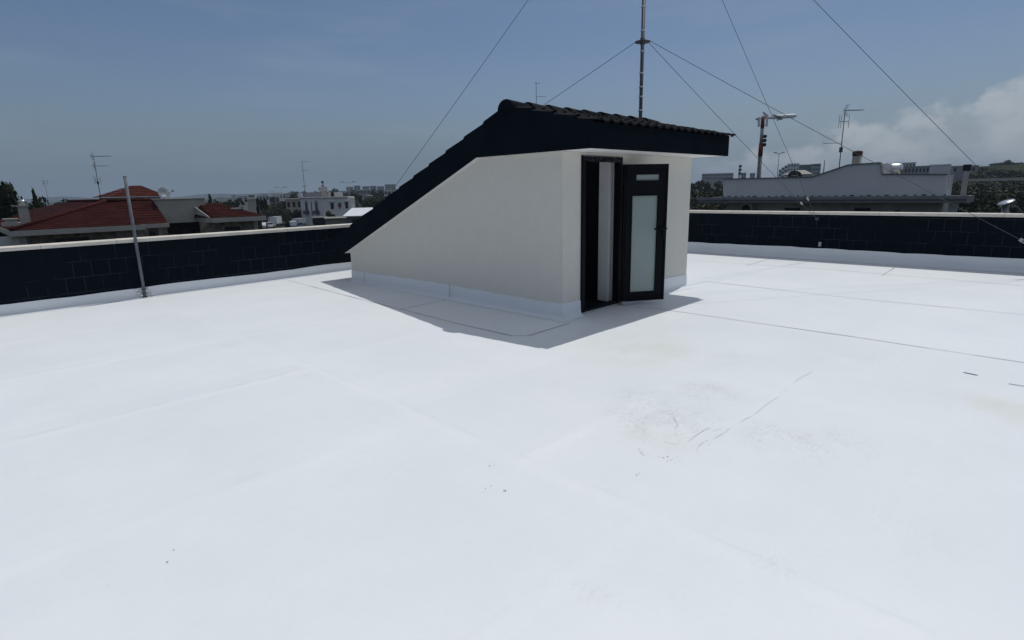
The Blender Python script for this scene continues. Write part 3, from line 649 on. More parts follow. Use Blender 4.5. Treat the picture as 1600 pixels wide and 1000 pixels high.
q0, q1 = PY(214, 363.5, WY+.76), PY(245, 363.5, WY+.76); mb = MB(); n = 12; cx_ = (q0.x+q1.x)/2; ra = (q1.x-q0.x)/2
mb.prism([(cx_-ra, WY+.77, q0.z-2)]+[(cx_-ra*math.cos(math.pi*i/n), WY+.77, q0.z-.30+.38*math.sin(math.pi*i/n)) for i in range(n+1)]+[(cx_+ra, WY+.77, q0.z-2)], (0,.03,0)); mb.build('arched_opening', DARK, villa)
q = PY(254, 358, WY); mb = MB(); mb.box((q.x-.1, WY+.7, GZ), (q.x+.12, WY+1.1, wz-.3)); mb.build('pillar', CREAM, villa)
# terrace block in the middle, porch under it
b0, b1 = PY(246, 312.5, 48.0), PY(319, 310.5, 48.0); zb0 = PY(290, 347.5, 48).z
mb = MB(); mb.box((b0.x, 48, zb0), (b1.x, 54, (b0.z+b1.z)/2)); mb.box((b0.x-.06, 47.94, (b0.z+b1.z)/2), (b1.x+.06, 54.06, (b0.z+b1.z)/2+.07)); mb.build('terrace_wall', CREAM, villa)
mb = MB(); mb.box((b0.x, 49.5, GZ), (b1.x, 49.8, zb0)); mb.build('porch_wall', mat('porch_grey', (.06,.058,.06), .9), villa)
for (xa_, xb_, yy) in ((262, 285, 359), (296, 314, 352)):
    q0, q1 = PY(xa_, yy, 49.45), PY(xb_, yy, 49.45); mb = MB(); mb.box((q0.x, 49.42, q0.z-2), (q1.x, 49.5, q0.z)); mb.build('window', DARK, villa)
# right wing with its own hip roof
RYv = 44.3; r0, r1 = PY(333, 341, RYv), PY(414, 336.5, RYv); rz0 = (r0.z+r1.z)/2; rt0 = PY(319, 318, 48.2)
tiled('roof', [[V((r0.x, RYv, rz0)), V((r1.x, RYv, rz0)), V((rt0.x+1.0, 48.6, rt0.z)), V((rt0.x-.3, 48.6, rt0.z))], [V((r1.x, RYv, rz0)), V((r1.x, 53, rz0)), V((rt0.x+1.0, 48.6, rt0.z))], [V((r0.x, RYv, rz0)), V((rt0.x-.3, 48.6, rt0.z)), V((r0.x-.2, 48.6, rz0))]], villa)
mb = MB(); mb.box((r0.x-.05, RYv-.06, rz0-.34), (r1.x+.06, RYv+.4, rz0-.02)); mb.box((r1.x-.34, RYv+.4, rz0-.34), (r1.x+.06, 53, rz0-.02)); mb.prism([(r0.x-.05, RYv+.4, rz0-.34), (r0.x-.05, RYv+.4, rz0-.02), (r0.x-.05, 48, rt0.z-.2), (r0.x-.05, 48, rz0-.34)], (.05,0,0)); mb.build('eaves', CREAML, villa)
mb = MB(); mb.box((r0.x-.6, RYv+.9, GZ), (r1.x-.6, RYv+1.2, rz0-.34)); mb.box((r1.x-.9, RYv+1.2, GZ), (r1.x-.6, 53, rz0-.34)); mb.build('wall', STONE, villa)
mb = MB(); mb.box((r1.x-.62, RYv+.75, GZ), (r1.x-.40, RYv+1.0, rz0-.34)); mb.build('pillar', CREAM, villa)
q0, q1 = PY(351, 355, RYv+.86), PY(375, 355, RYv+.86); mb = MB(); mb.box((q0.x, RYv+.86, q0.z-1.5), (q1.x, RYv+.9, q0.z)); mb.build('window', DARK, villa)
# upper tower with small hip roof
TY = 55.0; t0, t1 = PY(167, 307.8, TY), PY(261, 306.8, TY); tz_ = (t0.z+t1.z)/2; ta, tb = PY(205, 290, TY+3), PY(220, 290, TY+3); tp = (ta.z+tb.z)/2
tiled('roof', [[V((t0.x, TY, tz_)), V((t1.x, TY, tz_)), V((tb.x, TY+3, tp)), V((ta.x, TY+3, tp))], [V((t0.x, TY, tz_)), V((t0.x, TY+6, tz_)), V((ta.x, TY+3, tp))], [V((t1.x, TY, tz_)), V((t1.x, TY+6, tz_)), V((tb.x, TY+3, tp))]], villa, mat('orange_red_tile', (.058,.016,.012), .85, .35, 1.5, .3, 20, .05))
mb = MB(); mb.box((t0.x+.4, TY+.35, -.5), (t1.x-.4, TY+5.6, tz_-.03)); mb.build('tower_wall', CREAM, villa)
q0, q1 = PY(208, 309.5, TY+.3), PY(225, 309.5, TY+.3); mb = MB(); mb.box((q0.x, TY+.30, q0.z-.9), (q1.x, TY+.34, q0.z)); mb.build('shutter', mat('red_shutter', (.10,.03,.025)), villa)
# chimneys and roof vents
def chimney(xl, xr, ytop, ybot, Y, label=None, cap=True, name='chimney'):
    a, b = PY(xl, ytop, Y), PY(xr, ytop, Y); zb_ = PY(xl, ybot, Y).z-.35; w = (b.x-a.x); mb = MB(); mb.box((a.x, Y, zb_), (b.x, Y+w*.7, a.z)); 
    if cap: mb.box((a.x-.08, Y-.08, a.z), (b.x+.08, Y+w*.7+.08, a.z+.07)); mb.box((a.x+.1, Y+.05, a.z+.07), (b.x-.1, Y+w*.6, a.z+.18))
    o = mb.build(name, CREAML, villa)
    return o
o = chimney(27.5, 43.5, 323, 351, 47.5)
mb = MB(); q = PY(35.5, 319, 47.9); mb.lathe(q+V((0,0,-.15)), [(.12,0),(.12,.18),(.24,.2),(.22,.36),(.05,.46)], 12); mb.build('cowl', mat('chrome_cowl', (.5,.5,.52), .15, .05, 4, metal=1.0), o)
def vent(xc, ytop, ybot, Y):
    a = PY(xc, ytop, Y); b = PY(xc, ybot, Y); mb = MB(); hh = a.z-b.z; r_ = .27; mb.box((a.x-r_, Y-r_, b.z+.1), (a.x+r_, Y+r_, a.z-.08)); mb.box((a.x-r_-.1, Y-r_-.1, a.z-.08), (a.x+r_+.1, Y+r_+.1, a.z)); mb.box((a.x-r_-.18, Y-r_-.18, b.z-.1), (a.x+r_+.18, Y+r_+.18, b.z+.1)); mb.build('roof_vent', CREAML, villa)
vent(16, 341.5, 350.5, 46.5); vent(369, 325, 331, 46.5)
chimney(388.5, 398.5, 312, 334, 49.5)
# lower neighbour block behind, dish and antenna on the villa
dsh = PY(254, 302, 50); dr = thing('satellite_dish', 'grey satellite dish beside the upper red hip roof', 'dish', dsh+V((0,0,-.9)))
mb = MB(); mb.lathe(dsh, [(.05,0),(.25,.02),(.40,.07),(.47,.13),(.46,.135),(.24,.04),(.04,.02)], 18, 0, V((.35,-.9,.35))); mb.build('reflector', STEEL, dr)
mb = MB(); mb.tube(dsh, dsh+V((0,.05,-.9)), .03); mb.build('mast', DSTEEL, dr); mb = MB(); mb.tube(dsh+V((0,-.02,-.3)), dsh+V((.55,-.55,.15)), .015); mb.box(dsh+V((.52,-.6,.1)), dsh+V((.62,-.5,.22))); mb.build('feed_arm', DSTEEL, dr)
q = PY(158, 313, 53); antenna(V((q.x, q.y, rz-.1)), PY(150, 242, 53).z, [(PY(150,244.5,53).z, -.15, 1.35, 'yagi'), (PY(151,259.5,53).z, -.1, 1.05, 'yagi'), (PY(154,281,53).z, -.25, .25, 'dip')], 'aerial with two long booms above the red villa roof', .024, PY(155,288,53).z)
q = PY(75, 312, 110); antenna(V((q.x, q.y, GZ)), PY(71, 281, 110).z, [(PY(71,283,110).z, -.3, .5, 'dip'), (PY(71,287,110).z, -.3, .4, 'dip')], 'faint thin aerial above the trees on the far left', .03)

# ------------------------------------------------------------------ far buildings: generic block with storey openings
def block(name, label, cat, x0, x1, ytop, d, depth, m=WHITEH, zbase=GZ, wins=0, rows=1, roofm=None, parapet=.0, group=None, winm=None, split=None, d2=None, wh=.5):
    a, b = P(x0, ytop, d), P(x1, ytop, d if d2 is None else d2); zt = (a.z+b.z)/2; a.z = b.z = zbase; u = b-a; L_ = u.length; u.normalize(); n = V((-u.y, u.x, 0)); n = n if n.dot(V((a.x, a.y, 0))) > 0 else -n
    root = thing(name, label, cat, (a+b)/2, group); mb = MB(); mb.obox(a, u*L_, n*depth, V((0,0,zt-zbase))); mb.build('wall', m, root)
    if parapet:
        mb = MB(); mb.obox(a-u*.2-n*.2+V((0,0,zt-zbase)), u*(L_+.4), n*(depth+.4), V((0,0,parapet))); mb.build('roof_slab', roofm or m, root)
    H_ = zt-zbase
    vis = min(H_, 3.2*rows+1)
    for r_ in range(rows):
        for k in range(wins):
            c = a+u*(L_*(k+.5)/wins)+V((0,0,H_-1.2-3.0*r_-.9)); w = min(1.1, L_/wins*wh); mb = MB(); mb.obox(c-u*w/2-n*.04, u*w, n*.05, V((0,0,1.5))); mb.build('window', winm or DARK, root)
    return root, a, b, u, n, zt

# white corner house with rooftop sign
WHG = -5.6
cA = P(468.6, 309.3, 160); cM = P(503.5, 311.0, 152); cB = P(554, 305.6, 160)
zt = (cA.z+cM.z)/2; zt2 = zt+.3
wh = thing('corner_house', 'old two-storey white house with small red emblem and rooftop sign', 'house', V((cM.x, cM.y, GZ)))
A0, M0, B0 = [V((p.x, p.y, GZ)) for p in (cA, cM, cB)]; back = V((math.sin(.5), math.cos(.5), 0))*14
mb = MB(); mb.prism([A0, M0, B0, B0+back, A0+back], (0,0,zt-GZ)); wo_ = mb.build('wall', WHITEH, wh)
mb = MB(); dcen = (A0+M0+B0+(B0+back)+(A0+back))/5
mb.prism([dcen+(p-dcen)*1.03+V((0,0,zt-GZ)) for p in (A0, M0, B0+(M0-B0)*.25, B0+back, A0+back)], (0,0,.28)); mb.build('cornice', mat('grey_cornice', (.33,.33,.33)), wh)
def on_face(p, q, t, z0, w, h_, m, name, parent, out_=.08):
    u = (q-p).normalized(); n = V((u.y, -u.x, 0)); n = n if n.dot(V((p.x, p.y, 0))) < 0 else -n
    c = p+(q-p)*t; c.z = z0; mb = MB(); mb.obox(c-u*w/2-n*.02, u*w, n*(out_+.02), V((0,0,h_))); return mb.build(name, m, parent)
hz = lambda px, py, d: P(px, py, d).z
for t_ in (.27, .72):
    o_ = on_face(A0, M0, t_, hz(480, 330, 157), 1.0, 2.6, DGLASS, 'window', wh); on_face(A0, M0, t_, hz(480, 316.6, 157), 1.7, .25, CREAML, 'lintel', o_, .25)
    on_face(A0, M0, t_, hz(480, 331, 157)-.6, 2.0, .9, DSTEEL, 'balcony', wh, .6)
for t_ in (.27, .72):
    o_ = on_face(M0, B0, t_, hz(520, 326.5, 155), 1.0, 1.6, DARK, 'window', wh); on_face(M0, B0, t_, hz(520, 315.9, 155), 1.7, .25, CREAML, 'lintel', o_, .25)
on_face(M0, B0, .50, hz(520, 324.2, 155), .95, .85, REDP, 'emblem', wh, .12); on_face(M0, B0, .50, hz(520, 327.8, 155), .25, .6, REDP, 'emblem_stem', wh, .11); on_face(M0, B0, .5, hz(520,318.2,155), .8, .18, DARK, 'wall_lamp', wh, .4)
on_face(A0, M0, .50, GZ+.4, .22, zt-GZ-1.2, DSTEEL, 'drainpipe', wh, .12)
on_face(M0, B0, .90, hz(545, 327, 158), .9, 1.2, WHITEP, 'panel', wh)
# rooftop room, arch and sign
def rbox(name, label_, x0_, x1_, yt, yb, d, dep, m, parent):
    a, b = P(x0_, yb, d), P(x1_, yb, d); b.z = a.z; u = b-a; n = V((-u.y, u.x, 0)).normalized(); n = n if n.dot(a) > 0 else -n; mb = MB(); mb.obox(a, u, n*dep, V((0,0,P(x0_, yt, d).z-a.z))); return mb.build(name, m, parent)
rbox('roof_room', None, 502.5, 512.5, 298.5, 309.5, 163, 3, CREAM, wh); rbox('roof_room', None, 513.5, 536, 300.5, 309.5, 166, 3.5, WHITEH, wh); rbox('roof_room', None, 476, 502, 301, 309, 172, 4, GREYH, wh); rbox('roof_room', None, 466, 474, 301.2, 309, 164, 2.5, WHITEH, wh)
a = P(519.5, 304, 165.9); mb = MB(); mb.prism([a+RH*(.45*math.cos(t_))+V((0,0,.8*math.sin(t_))) for t_ in [math.pi*i/8 for i in range(9)]]+[a-RH*.45-V((0,0,.8)), a+RH*.45-V((0,0,.8))], -FH*.1); mb.build('arched_opening', DARK, wh)
sg = thing('roof_sign', 'small white and red lettered sign on the white corner house', 'sign', P(505, 298, 161))
a, b = P(497.8, 297.9, 161), P(512.4, 297.9, 161); b.z = a.z; u = (b-a); hh = P(498, 292.3, 161).z-a.z; mb = MB(); mb.obox(a, u, FH*.15, V((0,0,hh))); mb.build('board', WHITEP, sg)
mb = MB(); mb.obox(a-V((0,0,.1)), u, FH*.15, V((0,0,.09))); mb.tube(a+u*.2-V((0,0,.9)), a+u*.2, .06); mb.tube(a+u*.8-V((0,0,.9)), a+u*.8, .06); mb.build('stand', DSTEEL, sg)
mb = MB(); c = a+u*.5+V((0,0,hh)); mb.prism([c-u*.22, c+u*.22, c+V((0,0,.95))], FH*.1); mb.build('crest', mat('pale_red', (.45,.30,.30)), sg)
mb = MB(); mb.lathe(c+V((0,0,.85)), [(.08,0),(.30,.18),(.34,.40),(.22,.65),(.06,.8)], 10); mb.build('finial', DARK, sg)
fc = bpy.data.curves.new('lettering', 'FONT'); fc.body = 'BLAUTZ'; fc.size = 1; fc.extrude = .03; fo = bpy.data.objects.new('lettering_source', fc); COL.objects.link(fo)
dg = bpy.context.evaluated_depsgraph_get(); dg.update(); tm = bpy.data.meshes.new_from_object(fo.evaluated_get(dg)); COL.objects.unlink(fo); bpy.data.objects.remove(fo)
xs = [v.co.x for v in tm.vertices]; ys = [v.co.y for v in tm.vertices]; un = u.normalized(); fw_n = V((-un.y, un.x, 0)); fw_n = fw_n if fw_n.dot(a) > 0 else -fw_n
org = V(sg['_o'])
for v in tm.vertices:
    sx = (v.co.x-min(xs))/(max(xs)-min(xs)); sy = (v.co.y-min(ys))/(max(ys)-min(ys)); v.co = a+u*(.06+.88*sx)+V((0,0,hh*(.22+.62*sy)))-fw_n*(.03+v.co.z)-org
tm.materials.clear(); tm.materials.append(mat('lettering_red', (.12,.03,.04))); lo_ = bpy.data.objects.new('lettering', tm); COL.objects.link(lo_); lo_.parent = sg
q = P(476.5, 300, 166); antenna(V((q.x, q.y, zt)), P(470.8, 252, 166).z, [(P(471,252.6,166).z, -.1, 1.9, 'log0'), (P(473,267,166).z, -.1, 1.5, 'log0'), (P(476,291,166).z, -.6, .7, 'dip')], 'tall slim aerial on the white corner house', .075)

# small buildings round it
block('house', 'flat-roofed house with dark loggia left of the white corner house', 'house', 446, 471, 312, 175, 9, CREAM, wins=3, rows=2, parapet=.3)
block('shed', 'black-sided carport before the white corner house', 'shed', 489, 510, 341, 120, 6, DARK, parapet=.15, roofm=GREYD)
block('garage', 'beige flat garage beside the black carport', 'garage', 508, 562, 342, 112, 7, mat('beige_render', (.22,.22,.19)), parapet=.2)
rt_, a, b, u, n, z_ = block('pavilion', 'low pavilion with white sheet roof near the left parapet end', 'pavilion', 541, 600, 337.5, 104, 7, GREYD)
mb = MB(); L_ = (b-a).length; o0 = a-u*.6-n*.8; o0.z = z_; mb.prism([o0, o0+u*(L_+1.2), o0+u*(L_+.6)+n*8+V((0,0,1.15)), o0+u*1.5+n*8+V((0,0,1.15))], (0,0,.12)); mb.build('roof', WHITEM, rt_)
for k in range(4):
    c = a+u*(L_*(k+.6)/4.4)-n*.05; mb = MB(); mb.obox(c+V((0,0,z_-GZ-1.5)), u*1.2, n*.04, V((0,0,1.1))); mb.build('window', DARK, rt_)
far = [  # x0, x1, ytop, d, depth, material, windows, rows, label
    (355, 372, 309, 210, 9, WHITEH, 2, 1, 'low white house right of the villa, nearest the olive tree'),
    (372, 387, 306.5, 240, 10, WHITEH, 2, 1, 'white house with a dark window behind the small roof chimney'),
    (388, 398, 305, 270, 9, GREYH, 1, 1, 'narrow grey house behind the far chimney of the villa'),
    (404, 420, 305.5, 320, 14, WHITEH, 3, 1, 'pale far house with bright roof behind the two cypresses'),
    (420, 436, 307, 260, 12, GREYH, 3, 1, 'grey house behind the oleander trees and the box truck'),
    (432, 446, 303.5, 340, 14, WHITEH, 3, 1, 'far white house at the foot of the street lamp'),
    (446, 459, 302.5, 300, 10, GREYH, 2, 1, 'grey far house just left of the tall slim aerial'),
    (338, 352, 308.5, 380, 12, WHITEH, 0, 1, 'bright low roof peeping over the olive tree'),
    (361, 369, 305, 420, 9, WHITEH, 1, 1, 'small bright house on the skyline beyond the right villa wing'),
    (392, 404, 309.5, 225, 8, CREAM, 2, 1, 'beige house seen between the villa chimney and the slim cypress'),
    (409, 417, 303.5, 460, 10, WHITEH, 0, 1, 'bright white flat roof above the umbrella-shaped tree'),
    (424, 431, 303, 480, 10, WHITEH, 1, 1, 'tiny bright house left of the thin distant lamp post'),
    (448, 455, 305.5, 240, 7, WHITEH, 2, 1, 'white house front over the oleander trees, below the grey far house'),
    (557, 578, 297, 420, 14, GREYH, 4, 1, 'grey-white house row right of the umbrella pine'),
    (573, 582, 306, 260, 8, CREAM, 2, 1, 'small beige cottage among trees right of the umbrella pine'),
    (600, 617, 297.5, 330, 10, WHITEH, 3, 1, 'pale house closest to the sloping dark fascia'),
]
for (x0_, x1_, yt, d, dep, m, w, r_, lb) in far:
    block('house', lb, 'house', x0_, x1_, yt, d, dep, m, wins=w, rows=r_, parapet=.25, roofm=WHITEP, group='houses of the far town')
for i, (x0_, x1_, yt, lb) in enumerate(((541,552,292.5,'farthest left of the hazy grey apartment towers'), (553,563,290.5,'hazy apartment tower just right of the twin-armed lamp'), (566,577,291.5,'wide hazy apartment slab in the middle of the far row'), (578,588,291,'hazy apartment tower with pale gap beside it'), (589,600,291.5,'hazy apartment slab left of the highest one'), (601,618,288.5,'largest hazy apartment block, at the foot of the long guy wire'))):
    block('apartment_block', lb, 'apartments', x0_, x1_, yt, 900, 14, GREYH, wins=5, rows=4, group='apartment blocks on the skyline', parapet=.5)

# ------------------------------------------------------------------ trees
def crown_mesh(name, kind, n, seed, m):
    rnd = random.Random(seed); me = bpy.data.meshes.new(name); vs = []; fs = []; mi = []
    if kind == 'round': lumps = [(V((rnd.uniform(-.30,.30), rnd.uniform(-.30,.30), rnd.uniform(.34,.80))), rnd.uniform(.13,.25)) for _ in range(13)]
    elif kind == 'umbrella': lumps = [(V((.38*math.sqrt(rnd.random())*math.cos(t_), .38*math.sqrt(rnd.random())*math.sin(t_), rnd.uniform(.70,.86))), rnd.uniform(.10,.17)) for t_ in [rnd.uniform(0, 6.28) for _ in range(16)]]
    elif kind == 'cypress': lumps = [(V((rnd.uniform(-.12,.12), rnd.uniform(-.12,.12), .08+.86*k/14)), .30*(1-k/16)+.08) for k in range(15)]
    else: lumps = [(V((rnd.uniform(-.34,.34)*(1-k/20), rnd.uniform(-.34,.34)*(1-k/20), .2+.72*k/14)), rnd.uniform(.12,.24)*(1.15-k/22)) for k in range(15)]
    sz = {'round': .042, 'umbrella': .034, 'cypress': .05, 'shaggy': .042}[kind]
    for _ in range(n):
        c, r_ = rnd.choice(lumps); dv = V((rnd.gauss(0,1), rnd.gauss(0,1), rnd.gauss(0,1))).normalized(); rr = r_*(rnd.random()**.35)
        p = c+dv*rr*(V((1,1,.75)) if False else 1.0)
        if kind == 'umbrella': p.z = c.z+dv.z*rr*.55
        u = V((rnd.gauss(0,1), rnd.gauss(0,1), rnd.gauss(0,1))).normalized(); w = u.cross(dv); w = w.normalized() if w.length > .01 else V((1,0,0)); s_ = sz*rnd.uniform(.6, 1.3); o = len(vs)
        vs += [p-u*s_-w*s_*.5, p+u*s_*.2-w*s_*.7, p+u*s_, p+w*s_*.7]; fs.append((o, o+1, o+2, o+3)); mi.append(0 if rnd.random() < .72 else 1)
    me.from_pydata([tuple(v) for v in vs], [], fs)
    for q in m: me.materials.append(q)
    me.polygons.foreach_set('material_index', mi); me.update(); return me
CROWN = {}
for k_, m_ in (('round', [LEAF_M, LEAF_L]), ('umbrella', [LEAF_D, LEAF_M]), ('cypress', [LEAF_D, LEAF_M]), ('shaggy', [LEAF_D, LEAF_M])):
    CROWN[k_] = [crown_mesh('crown', k_, 2600, 11+s_, m_) for s_ in range(2)]
CROWN['dark'] = [crown_mesh('crown', 'round', 2600, 31+s_, [LEAF_D, LEAF_M]) for s_ in range(2)]
def trunk_mb(h_, r_):
    mb = MB(); mb.tube((0,0,0), (r_*.5,0,h_*.35), r_, r_*.7, n=8); mb.tube((r_*.5,0,h_*.35), (0,r_*.4,h_*.62), r_*.7, r_*.4, n=8)
    for k in range(4): t_ = k*1.7; mb.tube((r_*.4, 0, h_*(.34+.05*k)), (h_*.16*math.cos(t_), h_*.16*math.sin(t_), h_*(.56+.05*k)), r_*.4, r_*.15, n=6)
    return mb
def tree(kind, px, ytop, wpx, d, label, name='tree', group='trees among the houses', zb=GZ):
    b = bear(px, d, zb); h_ = P(px, ytop, d).z-zb; w = wpx*d/FPX
    root = thing(name, label, 'tree', b, group); mb = trunk_mb(h_, max(.08, h_*.022)); mb.v = [v+b for v in mb.v]; mb.build('trunk', BARK, root)
    c = bpy.data.objects.new('crown', random.choice(CROWN[kind])); COL.objects.link(c); c.parent = root; k_ = {'umbrella': 1.0, 'cypress': .72, 'shaggy': .84, 'round': .9, 'dark': .9}[kind]
    c.scale = (w/k_, w/k_, h_*.98); c.rotation_euler = (0, 0, random.uniform(0, 6)); c.location = (0, 0, 0)
    return root
def palm(px, ytop, wpx, d, label):
    b = bear(px, d); h_ = P(px, ytop, d).z-GZ; w = wpx*d/FPX; root = thing('palm_tree', label, 'palm', b, 'trees among the houses')
    mb = MB(); top_ = b+V((0,0,h_*.86)); mb.tube(b, top_, .22, .16, n=8); mb.build('trunk', BARK, root); mb = MB(); rnd = random.Random(int(px))
    for k in range(26):
        a = rnd.uniform(0, 6.28); e = rnd.uniform(-.3, 1.2); dv = V((math.cos(a)*math.cos(e), math.sin(a)*math.cos(e), math.sin(e))); s_ = dv.cross(V((0,0,1))).normalized(); pts = [top_+dv*(w*.55*t_)+V((0,0,-w*.35*t_*t_)) for t_ in (0, .35, .7, 1)]
        for i in range(3):
            wa, wb = (.05, .16, .12, .02)[i]*w, (.05, .16, .12, .02)[i+1]*w; mb.add([pts[i]-s_*wa, pts[i]+s_*wa, pts[i+1]+s_*wb, pts[i+1]-s_*wb], [(0,1,2,3)])
    mb.build('crown', LEAF_D, root)
tree('shaggy', 2, 286, 62, 66, 'tall dark tree cut off by the left edge of the photo')
tree('dark', 41, 304, 26, 86, 'rounded tree behind the white villa chimney')
tree('cypress', 57, 301, 12, 80, 'dark pointed tree just right of the white villa chimney')
tree('dark', 76, 306.5, 32, 96, 'low broad tree below the faint aerial')
tree('dark', 99, 311, 34, 120, 'flat hedge-like tree crown behind the villa ridge')
tree('round', 27, 315, 26, 78, 'shaded tree left of the villa chimney cowl')
palm(146, 305.5, 17, 105, 'palm with dark fan crown behind the villa ridge')
palm(312, 304.5, 8, 150, 'tiny palm above the end of the cream terrace wall')
tree('shaggy', 327, 302, 14, 130, 'sparse layered conifer right of the cream terrace wall')
tree('round', 345, 304.5, 28, 115, 'olive-green round tree behind the right red roof')
tree('dark', 333, 311, 18, 100, 'dark shrubby tree at the corner of the cream terrace')
tree('cypress', 401, 308, 6, 120, 'slim cypress right of the far villa chimney')
tree('umbrella', 411, 305.5, 14, 128, 'small umbrella-shaped tree next to the slim cypress')
for (px, yt, w, d, lb) in ((418,320,22,158,'oleander tree behind the cab of the box truck'), (433,317,24,164,'tallest oleander tree, behind the box truck'), (447,322,20,160,'oleander tree above the small dark hedge'), (459,325,20,162,'oleander tree at the corner of the loggia house')):
    tree('round', px, yt, w, d, lb, zb=GZ)
tree('dark', 457, 301, 16, 230, 'dark tree over the roof of the loggia house')
tree('dark', 512, 328, 17, 130, 'grey-green bushy tree hiding the corner of the white house')
tree('umbrella', 549, 298.5, 36, 200, 'broad dark umbrella pine behind the white corner house')
tree('dark', 588, 295, 18, 330, 'bushy dark tree below the apartment skyline')
tree('dark', 604, 300, 22, 260, 'dark green tree closest to the sloping roof')
tree('round', 590, 304, 30, 240, 'pale low tree in the field left of the sloping roof')
tree('shaggy', 444, 341, 13, 128, 'small dark conical bush beside the parked cars', 'bush')
# woods that read as one mass
def wood(name, label, spots, seed, zb=GZ, dense=420, mats=(LEAF_D, LEAF_M, LEAF_L), sz=.30):
    rnd = random.Random(seed); vs = []; fs = []; mi = []
    for (px, yt, wpx, d) in spots:
        b = bear(px, d, zb); zt_ = P(px, yt, d).z; b.z = gz(b.x, b.y)-.5; h_ = max(2.0, zt_-b.z); w = wpx*d/FPX/2; tone = rnd.random()
        lumps = [(V((b.x+rnd.uniform(-.6,.6)*w, b.y+rnd.uniform(-.6,.6)*w, b.z+h_*rnd.uniform(.45,.86))), rnd.uniform(.25,.5)*w) for _ in range(8)]
        for _ in range(dense):
            c, r_ = rnd.choice(lumps); dv = V((rnd.gauss(0,1), rnd.gauss(0,1), rnd.gauss(0,1))).normalized(); p = c+dv*(r_*rnd.random()**.4); p.z = min(p.z, zt_+rnd.uniform(-.3,.15))
            u = V((rnd.gauss(0,1), rnd.gauss(0,1), rnd.gauss(0,1))).normalized(); q = u.cross(dv); q = q.normalized() if q.length > .01 else V((1,0,0)); s_ = sz*(d/90)**.6*rnd.uniform(.5,1.3); o = len(vs)
            vs += [p-u*s_-q*s_*.6, p+u*s_*.3-q*s_*.7, p+u*s_, p+q*s_*.7]; fs.append((o,o+1,o+2,o+3)); mi.append(min(2, int(tone*2+rnd.random()*1.2)))
    me = bpy.data.meshes.new(name); me.from_pydata([tuple(v) for v in vs], [], fs)
    for q in mats: me.materials.append(q)
    me.polygons.foreach_set('material_index', mi); me.update(); o = bpy.data.objects.new(name, me); COL.objects.link(o); struct(o, label, 'wood', 'stuff'); return o
rnd = random.Random(5)
sp_ = [(1072+rnd.uniform(0, 75), 293+rnd.uniform(-3, 24)*(1), rnd.uniform(16,30), 0) for _ in range(46)]
sp_ = [(a, b, c, 62+(330-b)*2.2) for a, b, c, _ in sp_]; sp_ += [(1076+i*9.5, 279.5+rnd.uniform(-2.0, 3), 17, 230) for i in range(14)]
wood('thicket', 'dense green thicket between the bulkhead and the grey building', sp_, 3, mats=(LEAF_M, LEAF_M, LEAF_L))
sp_ = []
for row, (yb, d) in enumerate(((282, 225), (286, 195), (291, 165), (295, 140), (301, 115), (308, 98), (316, 84), (324, 72), (332, 64))):
    for k in range(9): sp_.append((1500+k*16+rnd.uniform(-6,6), yb+rnd.uniform(-4,5), rnd.uniform(20,34), d+rnd.uniform(-6,6)))
wood('thicket', 'dense green thicket right of the grey building', sp_, 9, mats=(LEAF_D, LEAF_M, LEAF_L))
wood('tree_line', 'dark tree line left of the stair parapet of the grey building', [(1287+k*4.5, 271-max(0,(k-3))*.9+rnd.uniform(-1.5,1.5), 10, 190) for k in range(13)], 12, mats=(LEAF_D, LEAF_D, LEAF_M))
wood('tree_line', 'far hazy tree line behind the white corner house', [(455+k*7, 298-(3.5 if 505 < 455+k*7 < 530 else 0)-(2 if k > 12 else 0)+rnd.uniform(-1.2,1.2), 13, 620) for k in range(26)], 14, dense=160)
wood('tree_line', 'dark shrubs and trees around the far white houses', [(335+rnd.uniform(0,290), 309+rnd.uniform(-3,8), 13, 225+rnd.uniform(-50,60)) for k in range(40)], 15, dense=150)
wood('tree_line', 'dark belt of trees behind the ridge of the red villa', [(8+rnd.uniform(0,125), 311+rnd.uniform(-4,5), 17, 130+rnd.uniform(-30,40)) for k in range(34)], 21, dense=200, mats=(LEAF_D, LEAF_D, LEAF_M))
wood('tree_line', 'trees crowning the right-hand hill', [(1548+k*5+rnd.uniform(-2,2), 256-(4 if k in (4,5) else 0)+rnd.uniform(-1.5,2), 11, 590) for k in range(16)], 16, dense=120, mats=(LEAF_D, LEAF_D, LEAF_M))
wood('tree_line', 'low trees in front of the hospital buildings', [(1195+k*6+rnd.uniform(-3,3), 274+rnd.uniform(-2,3), 11, 210) for k in range(17)], 17, dense=160)
wood('shrubs', 'terraced scrub on the right-hand hill', [(1515+rnd.uniform(0,110), 269+rnd.uniform(-5,7), 13, 330+rnd.uniform(-40,100)) for k in range(110)]+[(1505+rnd.uniform(0,125), 266+rnd.uniform(-3,6), 12, 520+rnd.uniform(-90,90)) for k in range(120)], 18, dense=110)

